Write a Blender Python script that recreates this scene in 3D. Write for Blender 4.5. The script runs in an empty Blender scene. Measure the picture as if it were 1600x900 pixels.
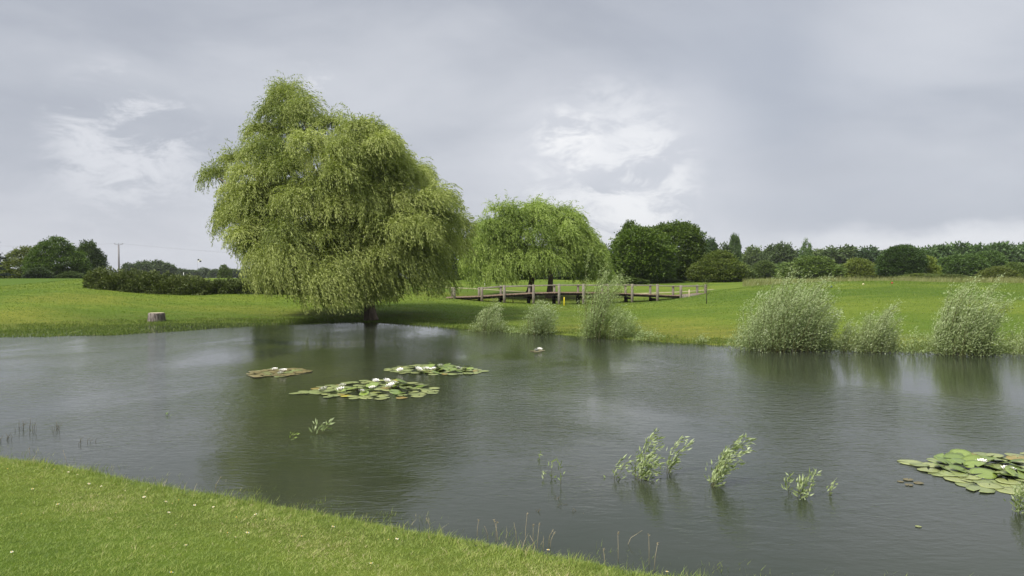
import bpy, math, random
import numpy as np
from mathutils import Vector

# ------------------------------------------------------------------ camera, world, sun, exposure
SC = bpy.context.scene
COL = SC.collection
HC, F, HORIZON = 2.5, 1256.0, 418.0           # eye height over the water, focal length in photo pixels, horizon row
PITCH = math.atan((450 - HORIZON) / F)
cam_d = bpy.data.cameras.new("camera")
cam_d.sensor_fit = 'HORIZONTAL'
cam_d.sensor_width = 36.0
cam_d.lens = 36.0 * F / 1600.0
cam_d.clip_start = 0.1
cam_d.clip_end = 9000
cam = bpy.data.objects.new("camera", cam_d)
cam.location = (0, 0, HC)
cam.rotation_euler = (math.pi / 2 - PITCH, 0, 0)
COL.objects.link(cam)
SC.camera = cam

SUN_EL, SUN_AZ = 48.0, 228.0                   # azimuth from +Y clockwise: behind the camera, to the left
world = bpy.data.worlds.new("World")
SC.world = world
world.use_nodes = True
wt = world.node_tree
for n in list(wt.nodes):
    wt.nodes.remove(n)

def ray(px, py):
    u, v = (px - 800) / F, (450 - py) / F
    c, s = math.cos(PITCH), math.sin(PITCH)
    return Vector((u, c + v * s, -s + v * c))

class G:
    """small helper to wire shader nodes"""
    def __init__(s, tree): s.t = tree
    def n(s, kind, **kw):
        nd = s.t.nodes.new(kind)
        for k, v in kw.items(): setattr(nd, k, v)
        return nd
    def link(s, a, b): s.t.links.new(a, b)
    def put(s, sock, v):
        if hasattr(v, 'is_linked') or isinstance(v, bpy.types.NodeSocket): s.link(v, sock)
        else: sock.default_value = v
    def math(s, op, a, b=0.0, c=0.0, clamp=False):
        m = s.n('ShaderNodeMath', operation=op); m.use_clamp = clamp
        s.put(m.inputs[0], a); s.put(m.inputs[1], b)
        s.put(m.inputs[2], c)
        return m.outputs[0]
    def vmath(s, op, a, b):
        m = s.n('ShaderNodeVectorMath', operation=op)
        s.put(m.inputs[0], a); s.put(m.inputs[1], b)
        return m.outputs['Value'] if op == 'DOT_PRODUCT' else m.outputs[0]
    def rng(s, v, a, b, c=0.0, d=1.0, smooth=True):
        m = s.n('ShaderNodeMapRange'); m.interpolation_type = 'SMOOTHSTEP' if smooth else 'LINEAR'
        m.clamp = True
        s.put(m.inputs['Value'], v)
        for k, x in zip(('From Min', 'From Max', 'To Min', 'To Max'), (a, b, c, d)): s.put(m.inputs[k], x)
        return m.outputs['Result']
    def mix(s, f, a, b, mode='MIX'):
        m = s.n('ShaderNodeMix', data_type='RGBA', blend_type=mode)
        s.put(m.inputs[0], f)
        for sock, v in ((m.inputs[6], a), (m.inputs[7], b)):
            s.put(sock, v if not isinstance(v, tuple) else (*v[:3], 1.0))
        return m.outputs[2]
    def noise(s, vec, scale, detail=4.0, rough=0.5, dist=0.0, dim='3D'):
        m = s.n('ShaderNodeTexNoise', noise_dimensions=dim)
        if vec is not None: s.link(vec, m.inputs['Vector'])
        m.inputs['Scale'].default_value = scale; m.inputs['Detail'].default_value = detail
        m.inputs['Roughness'].default_value = rough; m.inputs['Distortion'].default_value = dist
        return m.outputs['Fac']
    def mapping(s, vec, scale=(1, 1, 1), rot=(0, 0, 0), loc=(0, 0, 0)):
        m = s.n('ShaderNodeMapping'); s.link(vec, m.inputs['Vector'])
        m.inputs['Scale'].default_value = scale; m.inputs['Rotation'].default_value = rot
        m.inputs['Location'].default_value = loc
        return m.outputs[0]

# --- sky: Nishita above, almost wholly covered by a broken grey cloud deck
w = G(wt)
tc = w.n('ShaderNodeTexCoord')
D = tc.outputs['Generated']
sky = w.n('ShaderNodeTexSky', sky_type='NISHITA')
sky.sun_disc = False
sky.sun_elevation = math.radians(SUN_EL)
sky.sun_rotation = math.radians(SUN_AZ)
sep = w.n('ShaderNodeSeparateXYZ'); w.link(D, sep.inputs[0])
el = sep.outputs['Z']
# clouds lie on a flat deck: project the direction on a plane so that they flatten towards the horizon
den = w.math('ADD', w.math('MAXIMUM', el, 0.0), 0.16)
comb = w.n('ShaderNodeCombineXYZ')
w.link(w.math('DIVIDE', sep.outputs['X'], den), comb.inputs[0])
w.link(w.math('DIVIDE', sep.outputs['Y'], den), comb.inputs[1])
deck = comb.outputs[0]
n_big = w.noise(w.mapping(deck, scale=(1.0, 0.8, 1), rot=(0, 0, 0.5), loc=(3.1, 1.7, 0)), 0.75, 6.0, 0.52, 0.3)
n_fine = w.noise(w.mapping(D, scale=(1, 1, 1.7), loc=(0.3, 0.2, 0.9)), 7.0, 9.0, 0.60, 0.35)
n_wisp = w.math('MULTIPLY_ADD', w.noise(w.mapping(D, scale=(1, 1, 2.2), rot=(0, .35, 0), loc=(1.3, .7, .2)), 15.0, 9.0, 0.66, 0.6), .6, w.math('MULTIPLY', n_fine, .4))
n_med = w.noise(w.mapping(D, scale=(1, 1, 2.6), rot=(0, 0.25, 0), loc=(5.3, 0.2, 0.1)), 2.6, 7.0, 0.52, 0.4)
col = w.mix(w.rng(w.math('MULTIPLY_ADD', n_med, 0.55, w.math('MULTIPLY', n_big, 0.45)), 0.36, 0.66), (0.405, 0.432, 0.495), (0.600, 0.622, 0.672))
def patch(px, py, r_in, r_out):
    d = ray(px, py).normalized()
    dt = w.vmath('DOT_PRODUCT', D, tuple(d))
    return w.rng(dt, math.cos(r_out / F), math.cos(r_in / F))
def cloud(px, py, r, lo, hi, c, k, src):
    global col
    f = w.math('MULTIPLY', patch(px, py, r * 0.15, r), w.rng(src, lo, hi))
    col = w.mix(w.math('MULTIPLY', f, k), col, c)
lowband = w.math('MULTIPLY', w.rng(el, 0.20, 0.02), 0.55)
col = w.mix(lowband, col, (0.60, 0.615, 0.675))
cloud(1400, 250, 560, 0.15, 0.70, (0.395, 0.432, 0.51), 0.85, n_big)
cloud(960, 295, 260, 0.34, 0.66, (0.68, 0.695, 0.745), 0.75, n_med)
cloud(945, 270, 170, 0.44, 0.60, (0.82, 0.83, 0.86), 0.75, n_wisp)
cloud(1000, 285, 110, 0.46, 0.60, (0.88, 0.885, 0.90), 0.6, n_wisp)
cloud(888, 220, 62, 0.43, 0.58, (0.92, 0.92, 0.93), 0.8, n_wisp)
cloud(195, 215, 125, 0.47, 0.60, (0.76, 0.77, 0.81), 0.75, n_wisp)
cloud(230, 320, 190, 0.45, 0.68, (0.67, 0.69, 0.74), 0.5, n_wisp)
cloud(495, 132, 42, 0.50, 0.62, (0.85, 0.855, 0.88), 0.7, n_fine)
cloud(1590, 60, 300, 0.2, 0.7, (0.68, 0.70, 0.745), 0.6, n_med)
# bright strip under the dark cloud base at the right horizon
strip = w.math('MULTIPLY', w.rng(w.math('ADD', el, w.math('MULTIPLY', n_fine, 0.055)), 0.083, 0.058), w.rng(sep.outputs['X'], 0.14, 0.46))
col = w.mix(w.math('MULTIPLY', strip, 0.85), col, (0.76, 0.775, 0.815))
# an overcast sky is brightest overhead
zen = w.rng(el, 0.40, 0.85)
col = w.mix(zen, col, (1.25, 1.28, 1.36))
cl = w.n('ShaderNodeVectorMath', operation='SCALE'); w.link(col, cl.inputs[0]); cl.inputs['Scale'].default_value = 7.5
final = w.mix(0.96, sky.outputs[0], cl.outputs[0])
bg = w.n('ShaderNodeBackground'); w.link(final, bg.inputs['Color']); bg.inputs['Strength'].default_value = 0.1
wo = w.n('ShaderNodeOutputWorld'); w.link(bg.outputs[0], wo.inputs['Surface'])

sun_d = bpy.data.lights.new("sun", 'SUN')
sun_d.energy = 3.8
sun_d.angle = math.radians(10)
sun_d.color = (1.0, 0.95, 0.86)
sun = bpy.data.objects.new("sun", sun_d)
a, e = math.radians(SUN_AZ), math.radians(SUN_EL)
sdir = Vector((math.sin(a) * math.cos(e), math.cos(a) * math.cos(e), math.sin(e)))
sun.rotation_euler = sdir.to_track_quat('Z', 'Y').to_euler()
COL.objects.link(sun)

SC.view_settings.view_transform = 'Standard'
SC.view_settings.look = 'None'
SC.view_settings.exposure = 0.5
SC.view_settings.gamma = 1.0
SC.view_settings.use_curve_mapping = False
SC.render.engine = 'CYCLES'
SC.cycles.max_bounces = 6
SC.cycles.transparent_max_bounces = 8
SC.cycles.caustics_reflective = False
SC.cycles.caustics_refractive = False
SC.cycles.use_denoising = True

# ------------------------------------------------------------------ pixel <-> world
def P(px, py, z=0.0):
    d = ray(px, py)
    t = (z - HC) / d.z
    return Vector((0, 0, HC)) + d * t
def at(px, py, Y):
    d = ray(px, py)
    return Vector((0, 0, HC)) + d * (Y / d.y)

# ------------------------------------------------------------------ object helpers
def tag(o, label=None, cat=None, group=None, kind=None):
    if label: o['label'] = label
    if cat: o['category'] = cat
    if group: o['group'] = group
    if kind: o['kind'] = kind
    return o
def link(o, parent=None):
    COL.objects.link(o)
    if parent is not None: o.parent = parent
    return o
def empty(name, loc, rz=0.0):
    o = bpy.data.objects.new(name, None)
    o.empty_display_size = 0.2
    o.location = loc; o.rotation_euler = (0, 0, rz)
    return link(o)
def mesh(name, V, Fs, mats, tint=None, smooth=False, fmat=None, attrs=None):
    """V (n,3); Fs a list of integer arrays (m,k), each with its own k"""
    me = bpy.data.meshes.new(name)
    V = np.asarray(V, np.float32)
    me.vertices.add(len(V)); me.vertices.foreach_set('co', V.ravel())
    if not isinstance(Fs, list): Fs = [Fs]
    Fs = [np.asarray(f, np.int32) for f in Fs if len(f)]
    tot = np.concatenate([np.full(len(f), f.shape[1], np.int32) for f in Fs])
    start = np.concatenate([[0], np.cumsum(tot)[:-1]]).astype(np.int32)
    li = np.concatenate([f.ravel() for f in Fs])
    me.loops.add(len(li)); me.loops.foreach_set('vertex_index', li)
    me.polygons.add(len(tot)); me.polygons.foreach_set('loop_start', start); me.polygons.foreach_set('loop_total', tot)
    if smooth: me.polygons.foreach_set('use_smooth', np.ones(len(tot), bool))
    for m in (mats if isinstance(mats, (list, tuple)) else [mats]): me.materials.append(m)
    if fmat is not None: me.polygons.foreach_set('material_index', np.asarray(fmat, np.int32))
    me.update(calc_edges=True)
    if tint is not None:
        at_ = me.attributes.new('tint', 'FLOAT', 'FACE'); at_.data.foreach_set('value', np.asarray(tint, np.float32))
    for k, v in (attrs or {}).items():
        at_ = me.attributes.new(k, 'FLOAT', 'POINT'); at_.data.foreach_set('value', np.asarray(v, np.float32))
    return me
def obj(name, me, parent=None, loc=(0, 0, 0)):
    o = bpy.data.objects.new(name, me); o.location = loc
    return link(o, parent)
def copy_tree(o, parent=None):
    c = o.copy(); COL.objects.link(c); c.parent = parent
    for ch in list(o.children): copy_tree(ch, c)
    return c

class MB:
    """collects boxes, tubes and lathes into one mesh"""
    def __init__(s): s.V = []; s.F = {}; s.n = 0
    def add(s, V, Fs):
        V = np.asarray(V, float); s.V.append(V)
        for f in Fs: s.F.setdefault(len(f), []).append([i + s.n for i in f])
        s.n += len(V)
    def box(s, c, size, rz=0.0, ax=None, bev=0.0):
        hx, hy, hz = [k / 2 for k in size]
        b = min(bev, hx * .9, hy * .9, hz * .9)
        if ax is None:
            ax = (Vector((math.cos(rz), math.sin(rz), 0)), Vector((-math.sin(rz), math.cos(rz), 0)), Vector((0, 0, 1)))
        A = np.array([list(v) for v in ax]); c = np.array(list(c), float)
        if b <= 0:
            L = np.array([(x, y, z) for z in (-hz, hz) for x, y in ((-hx, -hy), (hx, -hy), (hx, hy), (-hx, hy))])
            s.add(c + L @ A, [(3, 2, 1, 0), (4, 5, 6, 7), (0, 1, 5, 4), (1, 2, 6, 5), (2, 3, 7, 6), (3, 0, 4, 7)])
        else:
            def ring(x, y, k):
                return [(-x + k, -y), (x - k, -y), (x, -y + k), (x, y - k), (x - k, y), (-x + k, y), (-x, y - k), (-x, -y + k)]
            L = [(x, y, z) for z, i in ((-hz, b), (-hz + b, 0), (hz - b, 0), (hz, b)) for x, y in ring(hx - i, hy - i, b)]
            Fs = [tuple(range(7, -1, -1)), tuple(range(24, 32))]
            for r in range(3):
                for k in range(8): Fs.append((r * 8 + k, r * 8 + (k + 1) % 8, r * 8 + 8 + (k + 1) % 8, r * 8 + 8 + k))
            s.add(c + np.array(L) @ A, Fs)
    def bar(s, p, q, wd, ht, bev=0.0):
        p, q = Vector(p), Vector(q); x = (q - p).normalized()
        y = Vector((0, 0, 1)).cross(x)
        y = y.normalized() if y.length > 1e-4 else Vector((0, 1, 0))
        s.box((p + q) / 2, ((q - p).length, wd, ht), ax=(x, y, x.cross(y)), bev=bev)
    def tube(s, pts, rad, n=8, cap=True, wob=0.0, rng=None):
        pts = [Vector(p) for p in pts]; rings = []
        up = Vector((0.13, 0.91, 0.2))
        for i, p in enumerate(pts):
            d = (pts[min(i + 1, len(pts) - 1)] - pts[max(i - 1, 0)]).normalized()
            u = d.cross(up); u = u.normalized() if u.length > 1e-3 else d.orthogonal().normalized()
            v = d.cross(u)
            r = rad[i] if hasattr(rad, '__len__') else rad
            rings.append([p + (u * math.cos(2 * math.pi * k / n) + v * math.sin(2 * math.pi * k / n)) * r * (1 + (rng.uniform(-wob, wob) if rng is not None else 0)) for k in range(n)])
        V = [list(x) for rg in rings for x in rg]; Fs = []
        for i in range(len(pts) - 1):
            for k in range(n): Fs.append((i * n + k, i * n + (k + 1) % n, (i + 1) * n + (k + 1) % n, (i + 1) * n + k))
        if cap:
            Fs.append(tuple(range(n - 1, -1, -1))); Fs.append(tuple(range((len(pts) - 1) * n, len(pts) * n)))
        s.add(V, Fs)
    def me(s, name, mats, smooth=False):
        return mesh(name, np.concatenate(s.V), [np.array(v) for v in s.F.values()], mats, smooth=smooth)

def leaves(Pn, d, L, W, rng, fold=0.0):
    """diamond leaves: base, side, tip, side. returns V, F"""
    n = len(Pn)
    d = d / (np.linalg.norm(d, axis=1, keepdims=True) + 1e-9)
    r = rng.normal(size=(n, 3)); s_ = np.cross(d, r); s_ /= (np.linalg.norm(s_, axis=1, keepdims=True) + 1e-9)
    nrm = np.cross(d, s_)
    L = np.broadcast_to(L, (n,))[:, None]; W = np.broadcast_to(W, (n,))[:, None]
    mid = Pn + d * L * 0.42
    V = np.stack([Pn, mid + s_ * W * .5 + nrm * W * fold, Pn + d * L, mid - s_ * W * .5 + nrm * W * fold], 1).reshape(-1, 3)
    Fq = np.arange(n * 4).reshape(n, 4)
    return V, Fq

# ------------------------------------------------------------------ materials
def mat(name):
    m = bpy.data.materials.new(name); m.use_nodes = True
    t = m.node_tree
    for n in list(t.nodes): t.nodes.remove(n)
    g = G(t)
    g.out = g.n('ShaderNodeOutputMaterial')
    return m, g
def principled(g, color, rough=0.6, spec=0.3, normal=None, **kw):
    p = g.n('ShaderNodeBsdfPrincipled')
    g.put(p.inputs['Base Color'], color if not isinstance(color, tuple) else (*color[:3], 1))
    g.put(p.inputs['Roughness'], rough)
    p.inputs['Specular IOR Level'].default_value = spec
    if normal is not None: g.link(normal, p.inputs['Normal'])
    for k, v in kw.items(): p.inputs[k].default_value = v
    return p.outputs[0]
def leaf_mat(name, stops, trans=0.3, rough=0.5, spec=0.25, clump=0.0):
    """colour differs from leaf to leaf (tint per face), a little from bough to bough, and by the object's own colour"""
    m, g = mat(name)
    a_ = g.n('ShaderNodeAttribute', attribute_name='tint')
    rp = g.n('ShaderNodeValToRGB')
    els = rp.color_ramp.elements
    while len(els) < len(stops): els.new(0.5)
    for e_, (p_, c_) in zip(els, stops): e_.position = p_; e_.color = (*c_, 1)
    g.link(a_.outputs['Fac'], rp.inputs[0])
    oi = g.n('ShaderNodeObjectInfo')
    c = g.mix(1.0, rp.outputs[0], oi.outputs['Color'], 'MULTIPLY')
    p = principled(g, c, rough, spec)
    tr = g.n('ShaderNodeBsdfTranslucent')
    g.link(g.mix(1.0, c, (1.15, 1.25, 0.6), 'MULTIPLY'), tr.inputs['Color'])
    ms = g.n('ShaderNodeMixShader'); ms.inputs[0].default_value = trans
    g.link(p, ms.inputs[1]); g.link(tr.outputs[0], ms.inputs[2]); g.link(ms.outputs[0], g.out.inputs[0])
    return m
def bark_mat(name, c1, c2, scale=6.0, stretch=0.15):
    m, g = mat(name)
    tcn = g.n('ShaderNodeTexCoord')
    v = g.mapping(tcn.outputs['Object'], scale=(1, 1, stretch))
    n1 = g.noise(v, scale, 8, 0.65, 0.6)
    c = g.mix(g.rng(n1, 0.3, 0.7), c1, c2)
    b = g.n('ShaderNodeBump'); b.inputs['Strength'].default_value = 0.9; b.inputs['Distance'].default_value = 0.03
    g.link(n1, b.inputs['Height'])
    g.link(principled(g, c, 0.85, 0.15, b.outputs[0]), g.out.inputs[0])
    return m

M_WILLOW = leaf_mat('willow leaf', [(0, (0.135, 0.175, 0.045)), (0.5, (0.28, 0.325, 0.09)), (1, (0.45, 0.49, 0.18))], 0.34)
M_SILVER = leaf_mat('silver willow leaf', [(0, (0.15, 0.20, 0.070)), (0.5, (0.27, 0.33, 0.145)), (0.8, (0.37, 0.43, 0.23)), (1, (0.50, 0.55, 0.38))], 0.28, 0.45, 0.4)
M_BROAD = leaf_mat('broad leaf', [(0, (0.040, 0.064, 0.016)), (0.6, (0.075, 0.110, 0.027)), (1, (0.125, 0.165, 0.045))], 0.25)
M_HEDGE = leaf_mat('hedge leaf', [(0, (0.055, 0.075, 0.022)), (0.6, (0.11, 0.14, 0.042)), (1, (0.19, 0.22, 0.075))], 0.2)
M_NEEDLE = leaf_mat('conifer needle', [(0, (0.014, 0.028, 0.016)), (1, (0.035, 0.06, 0.035))], 0.05)
M_BARK = bark_mat('willow bark', (0.075, 0.055, 0.042), (0.19, 0.145, 0.11))
M_BARKD = bark_mat('dark bark', (0.035, 0.03, 0.025), (0.10, 0.085, 0.07))
M_TWIG = bark_mat('twig bark', (0.07, 0.075, 0.03), (0.15, 0.14, 0.06), 20)

# ------------------------------------------------------------------ pond outline and terrain
far_shore = [(-260, 534), (-120, 526), (0, 517), (90, 513), (170, 508), (245, 504.5), (340, 504.5), (440, 504), (520, 503.5), (576, 504), (640, 507), (700, 511), (745, 516), (800, 519),
             (870, 523), (930, 527), (1010, 533), (1140, 541), (1300, 545), (1450, 549), (1600, 552), (1750, 556)]
near_shore = [(1700, 960), (1400, 935), (1200, 922), (1100, 915), (1000, 901), (900, 879), (800, 861), (700, 843), (600, 826), (500, 806), (430, 795), (330, 775), (240, 762), (150, 741), (80, 727), (0, 719),
              (-120, 700), (-300, 680)]
poly = [P(*p).to_2d() for p in far_shore]
poly += [Vector((22, 24)), Vector((30, 21)), Vector((34, 14)), Vector((28, 7)), Vector((18, 4.4)), Vector((9, 5.0))]
poly += [P(*p).to_2d() for p in near_shore]
poly += [Vector((-16, 14)), Vector((-27, 17)), Vector((-33, 22)), Vector((-30, 27))]
POLY = np.array([list(p) for p in poly])
def smooth_closed(A, it=2):
    for _ in range(it):
        B = np.roll(A, -1, 0)
        A = np.stack([A * .75 + B * .25, A * .25 + B * .75], 1).reshape(-1, 2)
    return A
POLY = smooth_closed(POLY, 2)
def pond_dist(x, y):
    """signed distance to the shore line: > 0 on land"""
    pts = np.stack([np.ravel(x), np.ravel(y)], 1)
    best = np.full(len(pts), 1e9); inside = np.zeros(len(pts), bool)
    A, B = POLY, np.roll(POLY, -1, 0)
    for p, q in zip(A, B):
        d = q - p; L2 = d @ d + 1e-12
        t = np.clip(((pts - p) @ d) / L2, 0, 1)
        v = pts - p - t[:, None] * d
        best = np.minimum(best, (v * v).sum(1))
        c = (p[1] > pts[:, 1]) != (q[1] > pts[:, 1])
        with np.errstate(divide='ignore', invalid='ignore'):
            xi = (q[0] - p[0]) * (pts[:, 1] - p[1]) / (q[1] - p[1] + 1e-15) + p[0]
        inside ^= c & (pts[:, 0] < xi)
    r = np.sqrt(best); r[inside] *= -1
    return r.reshape(np.shape(x))

ctl = [(-300, 45, 1.1), (-300, 36, .35), (0, 50, 1.22), (0, 44, 1.0), (0, 38, .55), (70, 52, 1.45), (130, 55, 1.72), (130, 47, 1.25), (130, 42, .75), (200, 48.5, 1.05), (240, 42, .45),
       (300, 48.5, .85), (250, 56, 1.5), (400, 49, .82), (400, 43, .4), (400, 58, 1.4), (480, 50, .85), (480, 44, .42), (576, 42, .3), (620, 46, .6), (660, 50, .72), (650, 58, .75),
       (700, 47, .42), (780, 45, .22), (880, 50, .12), (880, 43, .1), (990, 51, .22), (1027, 53, .24), (1064, 53.5, .40), (1102, 54, .74), (1140, 52, 1.1), (820, 56, .12), (940, 56, .2), (720, 64, .8), (850, 66, .5), (800, 76, .85), (950, 76, .85), (1010, 64, .6), (1060, 60, .55),
       (1100, 45, .74), (1100, 35, .45), (1140, 28, .12), (1000, 42, .3), (1000, 34, .12), (1300, 40, 1.02), (1250, 33, .5), (1400, 37, .88), (1400, 30, .42), (1400, 48, 1.5), (1480, 49, 1.48), (1330, 49, 1.47), (1400, 60, 1.45),
       (1265, 48, 1.28), (1200, 48, 1.12), (1540, 50, 1.3), (1600, 46, 1.1), (1750, 46, 1.1), (1750, 32, .5), (1600, 29, .3), (1350, 68, 1.2), (1350, 85, 1.05), (0, 66, 1.0), (-200, 66, 1.0), (0, 76, 1.0), (0, 55, 1.12), (0, 59, .95), (60, 57, 1.3), (60, 61, 1.1), (-100, 53, .98), (-100, 58, .82), (125, 59, 1.62), (0, 90, 1.18), (100, 92, 1.2)]
CT = [((px - 800) / F * d, d, z) for px, d, z in ctl]
CT += [((px - 800) / F * 105, 105, 1.08) for px in range(-500, 2200, 180)]
CT += [(0, 0, .86), (-3, 3.5, .72), (-6, 2, .9), (6, 0, .8), (-9, 6, .62), (-15, 3, .9), (15, -4, .8), (-25, 8, .9), (28, -2, .9), (0, -10, 1.0), (-45, 20, 1.0), (45, 25, 1.0), (-50, 0, 1), (50, 0, 1)]
CT = np.array(CT)
S_ = 40.0
def _phi(r2): return 0.5 * r2 * np.log(r2 + 1e-9)
def _tps():
    X = CT[:, :2] / S_; n = len(X)
    K = _phi(((X[:, None] - X[None]) ** 2).sum(-1)) + np.eye(n) * 2e-3
    Pm = np.concatenate([np.ones((n, 1)), X], 1)
    A = np.block([[K, Pm], [Pm.T, np.zeros((3, 3))]])
    return np.linalg.solve(A, np.concatenate([CT[:, 2], np.zeros(3)]))
TW = _tps()
def sstep(v, a, b):
    t = np.clip((v - a) / (b - a), 0, 1); return t * t * (3 - 2 * t)
def ground_z(x, y):
    x = np.asarray(x, float); y = np.asarray(y, float)
    X = np.stack([x.ravel(), y.ravel()], 1) / S_
    C = CT[:, :2] / S_
    H = np.zeros(len(X))
    for i in range(0, len(X), 20000):
        b = X[i:i + 20000]
        H[i:i + 20000] = _phi(((b[:, None] - C[None]) ** 2).sum(-1)) @ TW[:-3] + TW[-3] + b @ TW[-2:]
    H = H.reshape(x.shape)
    H = np.clip(H, 0.07, 2.2)
    far = sstep(np.hypot(x, y), 85, 110)
    R_ = np.hypot(x, y)
    H = H * (1 - far) + (1.10 + 0.22 * sstep(-x, 35, 65) - 0.0135 * np.maximum(R_ - 105, 0)) * far     # the land falls away beyond the course
    d = pond_dist(x, y)
    wdt = np.where(y < 13, 4.2, 5.5)
    land = 0.02 + (H - .02) * np.clip(d / wdt, 0, 1) ** 0.85
    bed = np.maximum(-0.02 + d * 0.16, -1.6)
    und = 0.03 * np.sin(x * .7 + 1.3 * np.sin(y * .31)) * np.sin(y * .53 + .8 * np.sin(x * .23)) * sstep(d, 1, 5) * (1 - far)
    return np.where(d > 0, land + und, bed)
def gz(x, y): return float(ground_z(np.array([x]), np.array([y]))[0])
def on(px, D_, z=None):
    """a point of the ground under photo column px at distance D_"""
    x = (px - 800) / F * D_
    return Vector((x, D_, gz(x, D_) if z is None else z))

def axis(lo, hi, step, far, grow=1.16):
    a_ = list(np.arange(lo, hi + 1e-6, step))
    s = step; v = hi
    while v < far: s *= grow; v += s; a_.append(v)
    s = step; v = lo; pre = []
    while v > -far: s *= grow; v -= s; pre.append(v)
    return np.array(pre[::-1] + a_)
xs = axis(-34, 34, 0.34, 1500, 1.12); ys = axis(-6, 62, 0.34, 1600, 1.12)
ys = ys[ys > -300]
GX, GY = np.meshgrid(xs, ys)
GZ = ground_z(GX, GY)
ny, nx = GX.shape
idx = np.arange(ny * nx).reshape(ny, nx)
quad = np.stack([idx[:-1, :-1], idx[:-1, 1:], idx[1:, 1:], idx[1:, :-1]], -1).reshape(-1, 4)

m, g = mat('lawn')
geo = g.n('ShaderNodeNewGeometry'); pos = geo.outputs['Position']
sp = g.n('ShaderNodeSeparateXYZ'); g.link(pos, sp.inputs[0])
flat = g.mapping(pos, scale=(1, 1, 0))
nA = g.noise(flat, 0.13, 5, 0.55, 0.4); nB = g.noise(g.mapping(flat, scale=(1, 2.6, 1), loc=(7, 3, 0)), 0.40, 7, 0.62); nC = g.noise(flat, 4.0, 7, 0.72); nD = g.noise(flat, 38.0, 4, 0.75)
nS = g.noise(g.mapping(flat, scale=(.25, 3.2, 1), rot=(0, 0, .05)), 0.8, 4, 0.6)
c = g.mix(g.rng(nA, 0.38, 0.62), (0.080, 0.132, 0.014), (0.130, 0.172, 0.020))
def spot(px, D_, rx, ry, k):
    """a worn, soft and broken at its rim"""
    mp = g.mapping(flat, loc=(-(px - 800) / F * D_ / rx, -D_ / ry, 0), scale=(1 / rx, 1 / ry, 1))
    ln = g.n('ShaderNodeVectorMath', operation='LENGTH'); g.link(mp, ln.inputs[0])
    return g.math('MULTIPLY', g.rng(g.math('ADD', ln.outputs['Value'], g.math('MULTIPLY_ADD', nB, 1.6, -.8)), 1.1, .35), k)
for a_ in [(60, 36, 4, 4.0, .6), (115, 43, 4, 3, .55), (330, 42, 5, 2.0, .45), (470, 41, 4, 1.6, .45), (1075, 29, 3.6, 3.2, .8), (990, 33, 4, 2.6, .5), (890, 32, 2.5, 2.4, .6), (1300, 26, 6, 2.2, .4), (700, 55, 9, 6, .5), (950, 60, 8, 5, .4)]:
    c = g.mix(spot(*a_), c, (0.190, 0.182, 0.030))
for a_ in [(200, 38.5, 4.5, 3.2, .75), (640, 42, 5, 5, .65), (720, 38, 5, 4, .5), (1400, 43, 14, 5.0, .85), (1230, 45, 5, 5, .4), (20, 84, 22, 27, .95), (-60, 66, 14, 9, .8), (820, 42, 6, 4, .3)]:  # darker greens; the two beside the great willow paint its cast shade
    c = g.mix(spot(*a_), c, (0.058, 0.108, 0.010))
c = g.mix(g.math('MULTIPLY', g.rng(nB, 0.54, 0.74), 0.40), c, (0.185, 0.170, 0.034))          # dry, yellowed patches
c = g.mix(g.math('MULTIPLY', g.rng(nS, 0.50, 0.68), 0.35), c, (0.050, 0.085, 0.010))          # mower tracks
damp = g.math('MULTIPLY', g.rng(sp.outputs['Z'], 0.36, 0.05), g.rng(nB, 0.34, 0.62))
c = g.mix(g.math('MULTIPLY', damp, 0.6), c, (0.085, 0.088, 0.022))
c = g.mix(g.math('MULTIPLY', g.rng(nC, 0.42, 0.62), 0.45), c, (0.050, 0.085, 0.009))
c = g.mix(g.math('MULTIPLY', g.rng(nD, 0.45, 0.72), 0.30), c, (0.165, 0.205, 0.030))
# mud below the water
c = g.mix(g.rng(sp.outputs['Z'], 0.012, -0.06), c, (0.06, 0.055, 0.03))
bmp = g.n('ShaderNodeBump'); bmp.inputs['Strength'].default_value = 0.8; bmp.inputs['Distance'].default_value = 0.05
g.link(g.math('MULTIPLY_ADD', nC, 0.6, g.math('MULTIPLY', nD, 0.5)), bmp.inputs['Height'])
g.link(principled(g, c, 0.9, 0.1, bmp.outputs[0]), g.out.inputs[0])
M_LAWN = m
ground = obj('ground', mesh('ground', np.stack([GX, GY, GZ], -1).reshape(-1, 3), quad, M_LAWN, smooth=True))
tag(ground, kind='structure')

# ------------------------------------------------------------------ water
wx = np.arange(-40, 40.01, 0.5); wy = np.arange(2.0, 48.01, 0.5)
WX, WY = np.meshgrid(wx, wy)
dd = -pond_dist(WX, WY)
# wind-sheltered, calm water along the left far bank; livelier further out
calm_line = np.array([list(P(*p).to_2d()) for p in [(-300, 540), (0, 527), (180, 523), (270, 518), (345, 512), (430, 507), (520, 505), (640, 507), (760, 516)]])
cy = np.interp(WX, calm_line[:, 0], calm_line[:, 1])
rip = 1 - sstep(WY, cy - .9, cy + .3) * (WX < 2)
rip *= 0.45 + 0.55 * sstep(dd, 0.0, 2.5)
near_calm = sstep(WX, 2.0, 5.0) * sstep(-WY, -11.5, -8.0)
rip *= 1 - 0.55 * near_calm
left_calm = sstep(-WX, 6, 9) * (1 - sstep(WY, 16, 24))
rip *= 1 - 0.4 * left_calm
wi = np.arange(WX.size).reshape(WX.shape)
wq = np.stack([wi[:-1, :-1], wi[:-1, 1:], wi[1:, 1:], wi[1:, :-1]], -1).reshape(-1, 4)
m, g = mat('pond water')
geo = g.n('ShaderNodeNewGeometry'); pos = geo.outputs['Position']
ra = g.n('ShaderNodeAttribute', attribute_name='ripple').outputs['Fac']
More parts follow.
